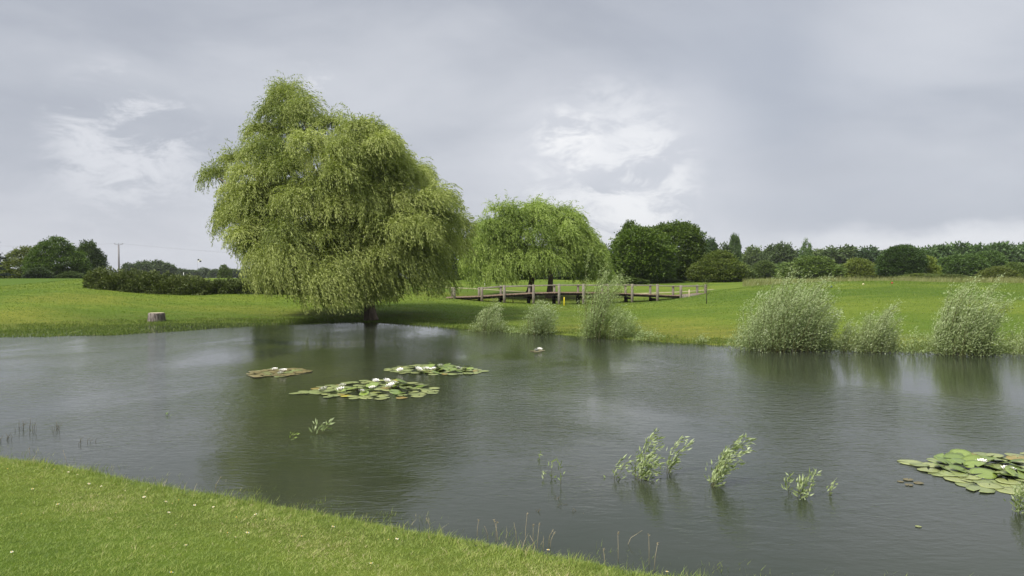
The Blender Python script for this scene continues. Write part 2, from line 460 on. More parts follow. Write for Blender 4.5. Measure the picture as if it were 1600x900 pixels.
gust = g.rng(g.noise(g.mapping(pos, scale=(1, .6, 0), loc=(2, 5, 0)), 0.22, 4, 0.55, 0.5), 0.36, 0.64, 0.30, 1.75)
v1 = g.mapping(pos, scale=(1.0, 1.9, 0), rot=(0, 0, 0.28))
v2 = g.mapping(pos, scale=(1.0, 2.3, 0), rot=(0, 0, -0.35))
h = g.math('ADD', g.math('MULTIPLY', g.noise(v1, 3.2, 3, 0.5, 0.8), 0.95), g.math('MULTIPLY', g.noise(v2, 8.5, 3, 0.55, 0.6), 0.42))
h = g.math('MULTIPLY', h, g.math('MULTIPLY', ra, gust))
bmp = g.n('ShaderNodeBump'); bmp.inputs['Strength'].default_value = 1.0; bmp.inputs['Distance'].default_value = 0.010
g.link(h, bmp.inputs['Height'])
murk = g.mix(g.rng(g.noise(g.mapping(pos, scale=(1, 1, 0)), 0.3, 4), 0.35, 0.65), (0.022, 0.029, 0.016), (0.031, 0.036, 0.025))
pw = g.n('ShaderNodeBsdfPrincipled')
g.link(murk, pw.inputs['Base Color']); pw.inputs['Roughness'].default_value = 0.06; pw.inputs['IOR'].default_value = 1.333
g.link(bmp.outputs[0], pw.inputs['Normal'])
g.link(pw.outputs[0], g.out.inputs[0])
M_WATER = m
water = obj('water', mesh('water', np.stack([WX, WY, np.zeros_like(WX)], -1).reshape(-1, 3), wq, M_WATER, smooth=True, attrs={'ripple': rip.ravel()}))
tag(water, kind='structure')

# ------------------------------------------------------------------ sandy path behind the footbridge
m, g = mat('sandy path')
geo = g.n('ShaderNodeNewGeometry'); nz = g.noise(geo.outputs['Position'], 2.5, 6, .65)
g.link(principled(g, g.mix(g.rng(nz, .35, .65), (.20, .19, .10), (.31, .285, .17)), .9, .1), g.out.inputs[0])
V = []
for px in np.linspace(560, 1108, 90):
    for s_ in (-.55, 0, .55):
        D_ = 63.5 + 2.0 * math.sin(px / 95.0) + s_; x = (px - 800) / F * 63.5
        V.append((x, D_, gz(x, D_) + .012))
i3 = np.arange(270).reshape(90, 3)
tag(obj('path', mesh('path', np.array(V), np.stack([i3[:-1, :-1], i3[1:, :-1], i3[1:, 1:], i3[:-1, 1:]], -1).reshape(-1, 4)[:, ::-1], m, smooth=True)), kind='structure')

# ------------------------------------------------------------------ grass blades
def blade_mesh(name, X, Y, hgt, wid, rng, mats, lean=0.35, wind=(0.25, 0.0), sink=0.01, Z=None, tint=None):
    n = len(X)
    Z = (ground_z(X, Y) if Z is None else Z) - sink
    B = np.stack([X, Y, Z], 1)
    an = rng.uniform(0, 2 * np.pi, n)
    s_ = np.stack([np.cos(an), np.sin(an), np.zeros(n)], 1) * (wid / 2)[:, None]
    ld = rng.normal(size=(n, 2)) * lean + np.array(wind)
    t = np.concatenate([ld * hgt[:, None], (hgt * rng.uniform(.85, 1.0, n))[:, None]], 1)
    mid = B + t * np.array([.35, .35, .58])
    V = np.stack([B - s_, B + s_, mid + s_ * .75, mid - s_ * .75, B + t], 1).reshape(-1, 3)
    k = np.arange(n)[:, None] * 5
    q = k + np.array([[0, 1, 2, 3]]); tr = k + np.array([[3, 2, 4]])
    tt = rng.random(n) if tint is None else tint
    return mesh(name, V, [q, tr], mats, tint=np.concatenate([tt, tt]))
M_BLADE = leaf_mat('grass blade', [(0, (0.125, 0.185, 0.045)), (0.5, (0.228, 0.298, 0.064)), (0.85, (0.34, 0.385, 0.11)), (0.95, (0.42, 0.41, 0.17)), (1, (0.50, 0.44, 0.25))], 0.30, 0.5, 0.25)
M_HAY = leaf_mat('hay', [(0, (0.15, 0.18, 0.055)), (0.5, (0.25, 0.25, 0.11)), (1, (0.38, 0.34, 0.20))], 0.25)

def vnoise(x, y, s, seed=0):
    """cheap smooth noise for clumping"""
    r = np.random.default_rng(seed); v = 0
    for _ in range(5):
        a_, b_, p_ = r.uniform(0, 6.28), r.uniform(.6, 1.6), r.uniform(0, 6.28)
        v = v + np.sin((x * math.cos(a_) + y * math.sin(a_)) * b_ / s * 6.28 + p_)
    return v / 5
rng = np.random.default_rng(11)
N = 1000000
X = rng.uniform(-9.5, 3.2, N); Y = rng.uniform(3.2, 12.5, N)
vis = (np.abs(X) < Y * 0.66 + 1.0)
X, Y = X[vis], Y[vis]
d = pond_dist(X, Y)
keep = (d > -0.05) & (rng.random(len(X)) < np.clip(1.25 - 0.045 * Y, .35, 1))
X, Y, d = X[keep], Y[keep], d[keep]
cl = vnoise(X, Y, 1.1, 3); cl2 = vnoise(X, Y, 0.3, 4)
edge = np.clip(1 - d / 0.8, 0, 1)
hgt = rng.uniform(.014, .036, len(X)) * (1 + .35 * cl2) * (1 + .8 * edge * rng.random(len(X)))
tint = np.clip(rng.normal(.45, .22, len(X)) - .06 + .20 * cl + .14 * cl2 + .14 * vnoise(X, Y, 3.2, 31) + .26 * np.exp(-((d - .9) / .9) ** 2), 0, 1)
lawn = obj('grass', blade_mesh('grass', X, Y, hgt, rng.uniform(.0026, .0052, len(X)), rng, M_BLADE, .7, (.15, 0), tint=tint))
tag(lawn, 'short mown grass of the near bank', 'grass', kind='stuff')

# taller ragged grass on both water edges
def along_shore(n, lo, hi, rng, sel):
    A, B = POLY, np.roll(POLY, -1, 0)
    L = np.linalg.norm(B - A, axis=1)
    mid = (A + B) / 2; ok = sel(mid[:, 0], mid[:, 1])
    p = L * ok; p /= p.sum()
    i = rng.choice(len(A), n, p=p); t = rng.random(n)[:, None]
    d_ = B[i] - A[i]; nrm = np.stack([d_[:, 1], -d_[:, 0]], 1) / L[i][:, None]
    q = A[i] + d_ * t
    q = q + nrm * rng.uniform(lo, hi, n)[:, None]
    return q[:, 0], q[:, 1]
rng = np.random.default_rng(5)
X, Y = along_shore(60000, -1.0, 1.0, rng, lambda x, y: (y < 13) & (x < 6) & (x > -12))
d = pond_dist(X, Y)
k = (d > -.55) & (d < .25) & (rng.random(len(X)) < np.clip(.9 + d * 1.5, .05, 1) * (0.25 + .75 * (vnoise(X, Y, .9, 9) > .02)))
X, Y = X[k], Y[k]
me = blade_mesh('shore_grass', X, Y, rng.uniform(.035, .115, len(X)) * (1 + .7 * np.clip(vnoise(X, Y, .7, 19), -.5, 1)), rng.uniform(.003, .006, len(X)), rng, M_BLADE, .28, (.22, 0), Z=np.maximum(ground_z(X, Y), -.05), tint=np.clip(rng.normal(.5, .3, len(X)), 0, 1))
tag(obj('shore_grass', me), 'thin ragged grass standing in the water along the near bank', 'grass', kind='stuff')
X, Y = along_shore(90000, -2.2, 2.6, rng, lambda x, y: (y > 20) & (np.abs(x) < 26))
d = pond_dist(X, Y)
lf = (X < -10) & (Y > 25)
k = ((d > -.25) & (d < 2.0)) | (lf & (d > -1.6) & (d < 2) & (rng.random(len(X)) < .5))
k &= rng.random(len(X)) < (.35 + .65 * (vnoise(X, Y, 2.2, 2) > -.1))
X, Y, d = X[k], Y[k], d[k]
hg = rng.uniform(.05, .15, len(X)) * np.where(d < .3, 1.2, .7)
me = blade_mesh('bank_grass', X, Y, hg, rng.uniform(.010, .018, len(X)), rng, M_BLADE, .3, (.2, 0), Z=np.maximum(ground_z(X, Y), -.03), tint=np.clip(rng.normal(.45, .25, len(X)), 0, 1))
bg_ = obj('bank_grass', me); bg_.color = (.50, .55, .46, 1)
tag(bg_, 'uneven grass fringe along the far shore', 'grass', kind='stuff')
# blades and tufts of the mown lawns across the water
N = 420000
D_ = 24 + 34 * rng.random(N) ** .8; px = rng.uniform(-80, 1700, N)
X = (px - 800) / F * D_; Y = D_
d = pond_dist(X, Y)
k = (d > .2) & (rng.random(N) < .45 + .55 * vnoise(X, Y * 1.6, 1.4, 12))
X, Y, D_ = X[k], Y[k], D_[k]
me = blade_mesh('lawn_grass', X, Y, rng.uniform(.02, .05, len(X)) * (.6 + D_ / 50), rng.uniform(.010, .020, len(X)) * (.5 + D_ / 50), rng, M_BLADE, .5, (.15, 0), tint=np.clip(rng.normal(.36, .2, len(X)) + .25 * vnoise(X, Y * 1.8, 4.5, 14), 0, 1))
lg_ = obj('lawn_grass', me); lg_.color = (.62, .70, .45, 1)
tag(lg_, 'short uneven mown grass of the lawns across the water', 'grass', kind='stuff')
# flooded lawn at the left: short blades in calm water, also standing in for its dark reflection
N = 90000
X = rng.uniform(-24, -9.5, N); Y = rng.uniform(27, 38, N)
cz = np.array([list(P(*q).to_2d()) for q in [(-300, 540), (0, 527), (180, 523), (270, 518), (345, 512), (430, 507)]])
d = pond_dist(X, Y)
fade = 1 - .75 * sstep(X / Y * F + 800, 150, 260)
k = (d < .3) & (Y > np.interp(X, cz[:, 0], cz[:, 1]) - .1 + .35 * vnoise(X, Y, 1.7, 6)) & (rng.random(N) < fade)
X, Y = X[k], Y[k]
me = blade_mesh('flood_reflection_grass', X, Y, rng.uniform(.035, .085, len(X)), rng.uniform(.014, .026, len(X)), rng, M_BLADE, .4, (.2, 0), Z=np.full(len(X), -.012), tint=np.clip(rng.normal(.42, .25, len(X)), 0, 1))
fg_ = obj('flood_reflection_grass', me); fg_.color = (.56, .62, .5, 1)
tag(fg_, 'short grass poking through the flooded left edge of the pond, standing in for the dark reflection', 'grass', kind='stuff')
# uncut hay behind the mown mound on the right
N = 26000
px = rng.uniform(1160, 1700, N); D_ = 62 + 3.5 * vnoise(px, px * 0, 120, 5) + 22 * rng.random(N) ** 1.3 - 6 * (rng.random(N) < .06) * rng.random(N)
X = (px - 800) / F * D_; Y = D_
k = rng.random(N) < .55 + .45 * vnoise(X, Y, 6, 1)
X, Y = X[k], Y[k]
me = blade_mesh('tall_grass', X, Y, rng.uniform(.2, .62, len(X)) * (1 + .4 * vnoise(X, Y, 5, 8)), rng.uniform(.012, .028, len(X)), rng, M_HAY, .32, (.25, 0), tint=np.clip(rng.normal(.42, .2, len(X)) + .3 * vnoise(X, Y, 7, 21), 0, 1))
hy_ = obj('tall_grass', me); hy_.color = (.80, .84, .72, 1)
tag(hy_, 'band of tall straw coloured grass behind the mown mound', 'grass', kind='stuff')

# ------------------------------------------------------------------ trees
def lobe_points(lobes, n, rng, up=-0.35, cull=0.8):
    """points with normals on the outer surface of a union of ellipsoids (c, r)"""
    C = np.array([l[0] for l in lobes], float); R = np.array([l[1] for l in lobes], float)
    area = R[:, 0] * R[:, 1] + R[:, 1] * R[:, 2] + R[:, 0] * R[:, 2]
    i = rng.choice(len(lobes), n * 3, p=area / area.sum())
    u = rng.normal(size=(n * 3, 3)); u /= np.linalg.norm(u, axis=1, keepdims=True)
    p = C[i] + u * R[i]
    nn = u / R[i]; nn /= np.linalg.norm(nn, axis=1, keepdims=True)
    ok = nn[:, 2] > up
    for c_, r_ in zip(C, R): ok &= (((p - c_) / r_) ** 2).sum(1) > cull ** 2
    p, nn = p[ok][:n], nn[ok][:n]
    return p, nn
def limbs_mesh(name, base, lobes, r0, fork, rng, matl, n_limb=9, lean=(0, 0)):
    b = MB()
    base = Vector(base); top = base + Vector((lean[0], lean[1], fork))
    mids = [base.lerp(top, t) + Vector((rng.uniform(-.04, .04), rng.uniform(-.04, .04), 0)) * fork * .4 for t in (.3, .65)]
    b.tube([base + Vector((0, 0, -.15)), base + Vector((0, 0, .12)), *mids, top], [r0 * 1.9, r0 * 1.3, r0 * 1.0, r0 * .9, r0 * .85], 14, wob=.10, rng=rng)
    for k in range(n_limb):
        c_, r_ = lobes[k % len(lobes)]
        tgt = Vector(c_) + Vector((rng.uniform(-.5, .5) * r_[0], rng.uniform(-.5, .5) * r_[1], rng.uniform(-.1, .6) * r_[2]))
        st = top - (top - base) * rng.uniform(0.02, .18)
        m1 = st.lerp(tgt, .4) + Vector((0, 0, (tgt - st).length * .1)); m2 = st.lerp(tgt, .75) + Vector((rng.uniform(-.2, .2), rng.uniform(-.2, .2), .15))
        rr = r0 * rng.uniform(.35, .55)
        b.tube([st, m1, m2, tgt], [rr, rr * .75, rr * .45, rr * .15], 7, wob=.08, rng=rng)
        for _ in range(2):
            e_ = m2 + Vector((rng.uniform(-1, 1) * r_[0], rng.uniform(-1, 1) * r_[1], rng.uniform(-.2, 1) * r_[2])) * .6
            b.tube([m1.lerp(m2, rng.uniform(.2, .8)), (m2 + e_) / 2 + Vector((0, 0, .1)), e_], [rr * .4, rr * .25, rr * .08], 5)
    return b.me(name, matl, True)
def weeping_crown(name, lobes, zmin, rng, n_clump, n_strand, step, length, lsize, matl, wind=.15, mop=.75, low=3.0, extra=None):
    """each bough end carries a mop of leafy strands that arch out and hang down over the mops below"""
    p, nn = lobe_points(lobes, n_clump, rng, -.5, .84)
    n = len(p)
    p = p + nn * rng.normal(0, .32 * mop, (n, 1)) + rng.normal(size=p.shape) * .12
    size = rng.uniform(.55, 1.45, n)
    if extra is not None:
        p = np.concatenate([p, extra[0]]); nn = np.concatenate([nn, extra[1]]); size = np.concatenate([size, extra[2]]); n = len(p)
    ctint = rng.normal(0, .16, n)
    ns = n_strand
    u = rng.normal(size=(n * ns, 3)); u /= np.linalg.norm(u, axis=1, keepdims=True)
    u[:, 2] = np.abs(u[:, 2]) * .75
    N_ = np.repeat(nn, ns, 0)
    d = u + N_ * .55 + np.array([.06, 0, .12])
    sz = np.repeat(size, ns)
    o = np.repeat(p - nn * (.55 * mop * size)[:, None], ns, 0) + u * rng.uniform(.0, .35, (n * ns, 1)) * (mop * sz)[:, None]
    ct = np.repeat(ctint * 1.2, ns) + rng.normal(0, .06, len(o))
    lowk = np.where(p[:, 2] < low, 1.45, 1.0 if extra is None else .66)
    ln = rng.uniform(.35, 1.0, len(o)) * length * np.repeat(rng.uniform(.75, 1.15, n) * lowk, ns)
    steps = int(length * 1.7 / step)
    gust = np.repeat(rng.normal(1, .4, n), ns)
    curl = .15 / (mop * sz)
    VV, TT = [], []
    zm = zmin(o[:, 0]) + rng.gamma(1.2, .35, len(o))
    alive = np.ones(len(o), bool)
    for s in range(steps):
        d = d / np.linalg.norm(d, axis=1, keepdims=True)
        g_ = curl if s * step < .8 else np.full(len(d), .17)
        d = d + np.stack([wind * .2 * gust, np.zeros(len(d)), -g_], 1) * (step / .1) + rng.normal(size=d.shape) * .05
        d = d / np.linalg.norm(d, axis=1, keepdims=True)
        o = o + d * step
        alive &= (s * step < ln) & (o[:, 2] > zm)
        j = np.where(alive)[0]
        if not len(j): break
        for _ in range(2):
            ld = d[j] * .85 + rng.normal(size=(len(j), 3)) * .38 + np.array([wind * 1.1, 0, -.2])
            V, _f = leaves(o[j] + rng.normal(size=(len(j), 3)) * .03, ld, lsize * rng.uniform(.7, 1.25, len(j)), lsize * .23 * rng.uniform(.8, 1.2, len(j)), rng)
            VV.append(V); TT.append(np.clip(.45 + ct[j] + rng.normal(0, .15, len(j)), 0, 1))
    V = np.concatenate(VV)
    return mesh(name, V, np.arange(len(V)).reshape(-1, 4), matl, tint=np.concatenate(TT))
def px_lobes(D0, base, L):
    out = []
    k = D0 / F
    for cx, cy_, rx, ry, dy, rd in L:
        c_ = at(cx, cy_, D0) - base
        out.append(((c_.x, dy, c_.z), (rx * k, rd, ry * k)))
    return out

# the great weeping willow by the water
rng = np.random.default_rng(21)
prn = random.Random(3)
D0 = 37.6
wb = P(576, 502, 0.02); wb = Vector((wb.x, D0, gz(wb.x, D0)))
LB = px_lobes(D0, wb, [(446, 160, 20, 30, .8, .9), (446, 200, 36, 44, .8, 1.4), (446, 246, 56, 46, .6, 2.0), (396, 276, 54, 50, .4, 2.0), (362, 300, 34, 34, .0, 1.5), (408, 338, 56, 46, -.3, 2.0), (424, 388, 50, 40, -.2, 1.9), (386, 345, 38, 48, .3, 1.8), (404, 396, 38, 34, .3, 1.6),
                       (560, 256, 58, 58, -.6, 2.2), (606, 270, 48, 52, .6, 2.2), (520, 290, 46, 48, -1.6, 1.8), (585, 318, 58, 46, -2.0, 2.0), (640, 326, 46, 48, -.2, 2.2), (655, 374, 42, 42, .2, 2.2), (672, 358, 36, 36, .0, 1.8), (600, 335, 60, 60, .2, 2.4), (545, 355, 58, 46, -2.6, 2.0),
                       (490, 350, 50, 56, -1.2, 2.0), (615, 380, 58, 42, -2.2, 2.0), (540, 320, 115, 84, 2.2, 2.6), (632, 412, 54, 38, -1.0, 2.3), (562, 415, 58, 38, -2.2, 2.0), (492, 408, 54, 40, -1.6, 2.0), (538, 422, 110, 36, 1.4, 2.4)])
kx = D0 / F
zx = np.array([330, 380, 430, 475, 510, 545, 590, 640, 690, 725]); zy = np.array([335, 425, 452, 458, 480, 482, 468, 466, 466, 400])
zxw = np.array([at(a_, 0, D0).x - wb.x for a_ in zx]); zzw = np.array([at(800, b_, D0).z - wb.z for b_ in zy])
willow = tag(empty('weeping_willow', wb), 'tall weeping willow with two-lobed bright green crown and bare trunk at the water', 'tree')
obj('trunk', limbs_mesh('willow trunk', (0, 0, 0), LB, .235, 1.9, prn, M_BARK, 15, (-.12, .05)), willow)
# the boughs that stand out of the crown towards the water, each with its own hanging mop
BO = [(300, 60, .8), (350, 110, .75), (310, 140, 1), (250, 125, .8), (205, 190, .9), (190, 260, 1), (120, 290, 1), (55, 345, .8), (160, 335, 1), (250, 255, 1.1), (300, 320, 1.1), (365, 225, 1.0), (430, 250, .7), (545, 178, .9), (595, 192, .8), (640, 230, .8),
      (560, 285, 1.2), (500, 250, .8), (490, 330, 1), (665, 270, 1), (705, 330, 1.1), (430, 385, 1.2), (370, 440, 1), (485, 445, 1.1), (565, 400, 1.2), (630, 350, 1), (690, 420, 1.1), (750, 370, .9), (800, 420, 1), (845, 480, 1), (320, 420, 1), (240, 400, 1.1), (170, 440, 1.1), (125, 400, .9),
      (205, 520, 1.1), (285, 530, 1), (360, 560, 1.1), (445, 545, 1.2), (525, 530, 1), (605, 505, 1.2), (685, 520, 1.1), (765, 515, 1), (850, 555, 1), (800, 590, 1.1), (730, 620, 1.1), (650, 600, 1), (560, 625, 1.2), (470, 640, 1.1), (385, 640, 1), (300, 625, 1), (235, 620, .9), (175, 575, .9), (520, 690, 1), (430, 690, .9), (118, 465, .9), (140, 540, .9), (250, 330, 1), (180, 390, 1)]
ep, en, es = [], [], []
for zx_, zy_, sz_ in BO:
    px, py = 300 + zx_ * .4667, 100 + zy_ * .4667
    q = max(0.0, 1 - ((px - 535) / 205) ** 2 - ((py - 330) / 215) ** 2)
    dy = -3.6 * math.sqrt(q) + rng.uniform(-1.1, .7) + (1.0 if px < 450 and py < 330 else 0)
    c_ = at(px, py + 8, D0 + dy) - wb
    v = np.array([(px - 535) / 205, -math.sqrt(q) - .2, .45]); v /= np.linalg.norm(v)
    ep.append([c_.x, dy, c_.z]); en.append(v); es.append(sz_)
    if dy < -.4 and rng.random() < .8:      # the far side of the crown carries as many
        ep.append([c_.x + rng.normal() * .4, -dy + rng.normal() * .4, c_.z + rng.normal() * .3]); en.append(v * np.array([1, -1, 1])); es.append(sz_)
EX = (np.array(ep), np.array(en), np.array(es))
LBI = [(c_, tuple(k * .73 for k in r_)) for c_, r_ in LB]
obj('crown', weeping_crown('willow crown', LBI, lambda x: np.interp(x, zxw, zzw), rng, 60, 170, .085, 2.2, .14, M_WILLOW, .20, .84, 3.2, EX), willow)

# the second, domed willow behind the footbridge
rng = np.random.default_rng(8)
D1 = 59.5
b2 = on(845, D1)
LB2 = px_lobes(D1, b2, [(778, 370, 38, 38, 0, 2.4), (832, 362, 52, 38, 0, 3.0), (880, 374, 42, 38, .3, 2.6), (905, 402, 34, 34, 0, 2.2), (764, 408, 36, 32, -.3, 2.2), (810, 412, 40, 28, -2.2, 1.6), (862, 408, 46, 30, -2.0, 1.8), (838, 394, 78, 42, 1.8, 2.8), (905, 422, 32, 20, .2, 2.0), (780, 424, 34, 20, -1.2, 1.8)])
z2 = at(800, 449, D1).z - b2.z
willow2 = tag(empty('weeping_willow', b2), 'domed weeping willow with two leaning trunks behind the wooden footbridge', 'tree')
for sx, ln_, r_ in ((-.95, .35, .24), (.62, .1, .22)):
    obj('trunk', limbs_mesh('willow trunk', (sx, 0, gz(b2.x + sx, D1) - b2.z), LB2, r_, 1.7, prn, M_BARK, 6, (ln_, 0)), willow2)
cr2 = obj('crown', weeping_crown('willow crown', LB2, lambda x: z2 + .30 * np.sin(x * 1.9 + .6) + .22 * np.sin(x * 4.3) + .03 * x * x * (np.abs(x) < 3), rng, 95, 112, .12, 1.8, .19, M_WILLOW, .18, .92, 2.6), willow2)
cr2.color = (.88, 1.0, .80, 1)

def leafy_crown(name, lobes, rng, n_clu, n_leaf, rad, lsize, matl, up=-.55, cull=.86, asp=.62, flat=.7, inner=.15):
    p, nn = lobe_points(lobes, n_clu, rng, up, cull)
    n = len(p)
    p = p + rng.normal(size=p.shape) * rad * .35
    k = rng.random(n) < inner
    p[k] -= nn[k] * rad * 1.2
    o = np.repeat(p, n_leaf, 0); q = np.repeat(nn, n_leaf, 0)
    off = rng.normal(size=(len(o), 3)) * rad * .5; off[:, 2] *= flat
    pos_ = o + off
    d = q * .5 + off / rad * .7 + rng.normal(size=o.shape) * .55 + np.array([.1, 0, -.12])
    V, Fq = leaves(pos_, d, lsize * rng.uniform(.65, 1.3, len(o)), lsize * asp * rng.uniform(.7, 1.2, len(o)), rng, .12)
    ct = np.repeat(rng.normal(0, .12, n), n_leaf)
    tint = np.clip(.5 + ct + rng.normal(0, .2, len(o)), 0, 1)
    return mesh(name, V, Fq, matl, tint=tint)

# unit prototypes, about 1 high and 1 wide at base z=0; scaled per tree
def proto_lobes(kind, r):
    if kind == 'round': return [((0, 0, .52), (.44, .44, .42)), ((-.14, .1, .68), (.28, .28, .27)), ((.16, -.05, .64), (.28, .28, .29)), ((.03, -.05, .34), (.44, .42, .33))]
    if kind == 'lumpy': return [((0, 0, .48), (.36, .36, .36)), ((-.25, .05, .42), (.24, .25, .28)), ((.26, 0, .40), (.24, .25, .28)), ((.06, .1, .74), (.26, .26, .22)), ((-.12, -.1, .66), (.2, .2, .2)), ((.2, -.1, .6), (.18, .18, .18)), ((0, 0, .24), (.40, .38, .24))]
    if kind == 'tall': return [((0, 0, .36), (.40, .40, .34)), ((.05, 0, .60), (.31, .31, .26)), ((-.04, 0, .82), (.18, .18, .16)), ((.02, 0, .2), (.44, .44, .20))]
    if kind == 'dome': return [((0, 0, .30), (.5, .5, .36)), ((-.1, .05, .5), (.32, .34, .3)), ((.14, -.05, .55), (.30, .32, .27)), ((.03, 0, .78), (.22, .22, .20)), ((0, 0, .15), (.48, .46, .17))]
    if kind == 'narrow': return [((0, 0, .36), (.40, .40, .36)), ((.03, 0, .65), (.36, .36, .26)), ((-.04, 0, .86), (.24, .24, .12))]
    if kind == 'shrub': return [((0, 0, .36), (.46, .46, .40)), ((-.22, .05, .26), (.30, .3, .30)), ((.24, -.05, .24), (.28, .3, .28)), ((.05, .05, .66), (.26, .26, .30)), ((0, 0, .16), (.48, .46, .18))]
    if kind == 'airy': return [((-.15, 0, .42), (.28, .26, .24)), ((.2, .05, .5), (.24, .22, .22)), ((0, 0, .8), (.18, .18, .18)), ((-.12, .1, .66), (.18, .16, .16)), ((.05, -.1, .26), (.38, .3, .26))]
PROTO = {}
def proto(kind, fine):
    key = (kind, fine)
    if key not in PROTO:
        r = np.random.default_rng(abs(hash(kind)) % 1000 if False else sum(map(ord, kind)) + fine)
        lb = proto_lobes(kind, r)
        n, k, rad, ls = ((300, 18, .10, .085), (620, 24, .075, .048), (1150, 26, .06, .036))[fine]
        if kind == 'airy': n = n // 2
        cm = leafy_crown(kind + ' crown', lb, r, n, k, rad, ls, M_BROAD, up=-.9)
        b = MB()
        b.tube([(0, 0, -.03), (0, 0, .1), (.01, 0, .3), (0, .01, .6)], [.035, .026, .02, .008], 7)
        for c_, _r in lb[:4]:
            b.tube([(.005, 0, .2), (c_[0] * .5, c_[1] * .5, .2 + (c_[2] - .2) * .6), c_], [.014, .010, .004], 5)
        PROTO[key] = (b.me(kind + ' trunk', M_BARKD, True), cm)
    return PROTO[key]
def tree(name, px, top, wpx, D_, kind, colr, label, fine=0, group=None, bot=None, rz=None, dsc=None, cat='tree'):
    """a tree whose crown spans wpx photo columns and reaches row top at distance D_"""
    x = (px - 800) / F * D_
    z0 = gz(x, D_)
    hh = (at(px, top, D_).z - z0) / 0.97
    wd = wpx / F * D_
    o = empty(name, (x, D_, z0 - .02), prn.uniform(0, 6.28) if rz is None else rz)
    tm, cm = proto(kind, fine)
    t = obj('trunk', tm, o); c_ = obj('crown', cm, o)
    sx = wd / (.92)
    for q in (t, c_): q.scale = (sx, sx if dsc is None else sx * dsc, hh)
    c_.color = (*colr, 1)
    return tag(o, label, cat, group)
OLIVE = (1.55, 1.32, 1.0); DARK = (.72, .78, .85); MIDG = (1.15, 1.15, 1.0); YEL = (2.0, 1.75, 1.1); HAZE_BLUE = (1.0, 1.02, 1.3); PALE = (1.6, 1.55, 1.9)  # the blue leaf tint puts distance haze into the far crowns
BW = 'trees of the distant woods'
# --- left group
tree('broadleaf_tree', 44, 387, 60, 112, 'dome', OLIVE, 'olive green bushy tree left of the dark dome tree on the left field', 1)
tree('broadleaf_tree', 138, 379, 44, 116, 'lumpy', (.9, .95, 1.0), 'dark feathery tree right of the dome tree, beside the hedge end', 1)
tree('broadleaf_tree', 90, 373.5, 76, 106, 'dome', (1.0, 1.15, .62), 'dense dome-shaped dark green tree between two others on the left field', 2)
tree('shrub', 60, 418, 34, 100, 'shrub', DARK, 'low dark bush at the foot of the dome tree on the left', 0, cat='bush')
tree('shrub', 12, 425, 36, 118, 'shrub', MIDG, 'low green bush at the left edge beside the olive tree', 0, cat='bush')
tree('shrub', 112, 424, 30, 103, 'shrub', (.9, .95, .9), 'small bush under the dome tree near the hedge end', 0, cat='bush')
tree('broadleaf_tree', -5, 411, 34, 260, 'lumpy', HAZE_BLUE, 'bluish far tree cut by the left edge of the photo', 0)
tree('broadleaf_tree', -70, 380, 70, 115, 'lumpy', DARK, 'dark tree standing left of the olive tree, outside the photo edge', 0)
# --- far woods on the left horizon
for i, (px, top, wp) in enumerate([(205, 412, 26), (222, 409, 30), (240, 408, 32), (257, 411, 28), (268, 414, 18)]):
    tree('broadleaf_tree', px, top, wp, 265 + 8 * i, 'lumpy', HAZE_BLUE, 'bluish tree in the small far wood right of the telegraph pole', 0, 'trees of the small far wood')
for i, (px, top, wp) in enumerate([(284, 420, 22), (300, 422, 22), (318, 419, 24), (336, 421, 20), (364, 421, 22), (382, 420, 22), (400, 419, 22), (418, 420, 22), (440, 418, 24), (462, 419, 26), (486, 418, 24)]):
    tree('broadleaf_tree', px, top, wp, 330 + 11 * (i % 3), ('lumpy', 'round', 'tall')[i % 3], HAZE_BLUE, 'low bluish tree on the far horizon over the hedge', 0, 'low trees on the left horizon')
tree('shrub', 351, 414, 17, 150, 'shrub', MIDG, 'single pale bush on the field over the hedge, right of the golf flag', 0, cat='bush')
# --- behind the second willow
tree('broadleaf_tree', 712, 372, 46, 92, 'lumpy', (.62, .68, .75), 'dark tree between the two weeping willows', 1)
tree('broadleaf_tree', 738, 368, 44, 84, 'airy', (2.4, 2.3, 1.3), 'pale yellow-green thin tree at the left side of the domed willow', 1)
for i, (px, top, wp) in enumerate([(690, 405, 50), (760, 408, 44), (800, 405, 52), (850, 408, 56), (900, 404, 50), (940, 402, 44)]):
    tree('shrub', px, top, wp, 96 + 3 * (i % 2), 'shrub', DARK, 'dark bush in the row behind the domed willow', 0, 'dark bushes behind the domed willow', cat='bush')
tree('broadleaf_tree', 944, 384, 26, 190, 'lumpy', HAZE_BLUE, 'bluish far tree in the gap between domed willow and round trees', 0)
# --- big round dark trees
tree('round_tree', 1052, 350, 92, 88, 'round', (1.0, 1.1, .52), 'large round dark green tree, right and rear of the pair past the bridge', 2)
tree('round_tree', 984, 349, 54, 84, 'tall', (1.0, 1.1, .52), 'narrow dark green tree rising behind the left round tree', 2)
tree('round_tree', 1003, 357, 96, 80, 'round', (1.08, 1.2, .55), 'large round dark green tree, left and front of the pair past the bridge', 2)
tree('broadleaf_tree', 1086, 371, 44, 100, 'airy', (1.1, 1.35, 1.0), 'green tree with loose pointed top right of the round pair', 1)
tree('shrub', 975, 432, 60, 78, 'shrub', (1.1, 1.15, .9), 'low bush under the left round tree behind the bridge', 0, cat='bush')
tree('shrub', 1040, 434, 44, 82, 'shrub', (.8, .9, .8), 'low dark bush under the right round tree behind the bridge', 0, cat='bush')
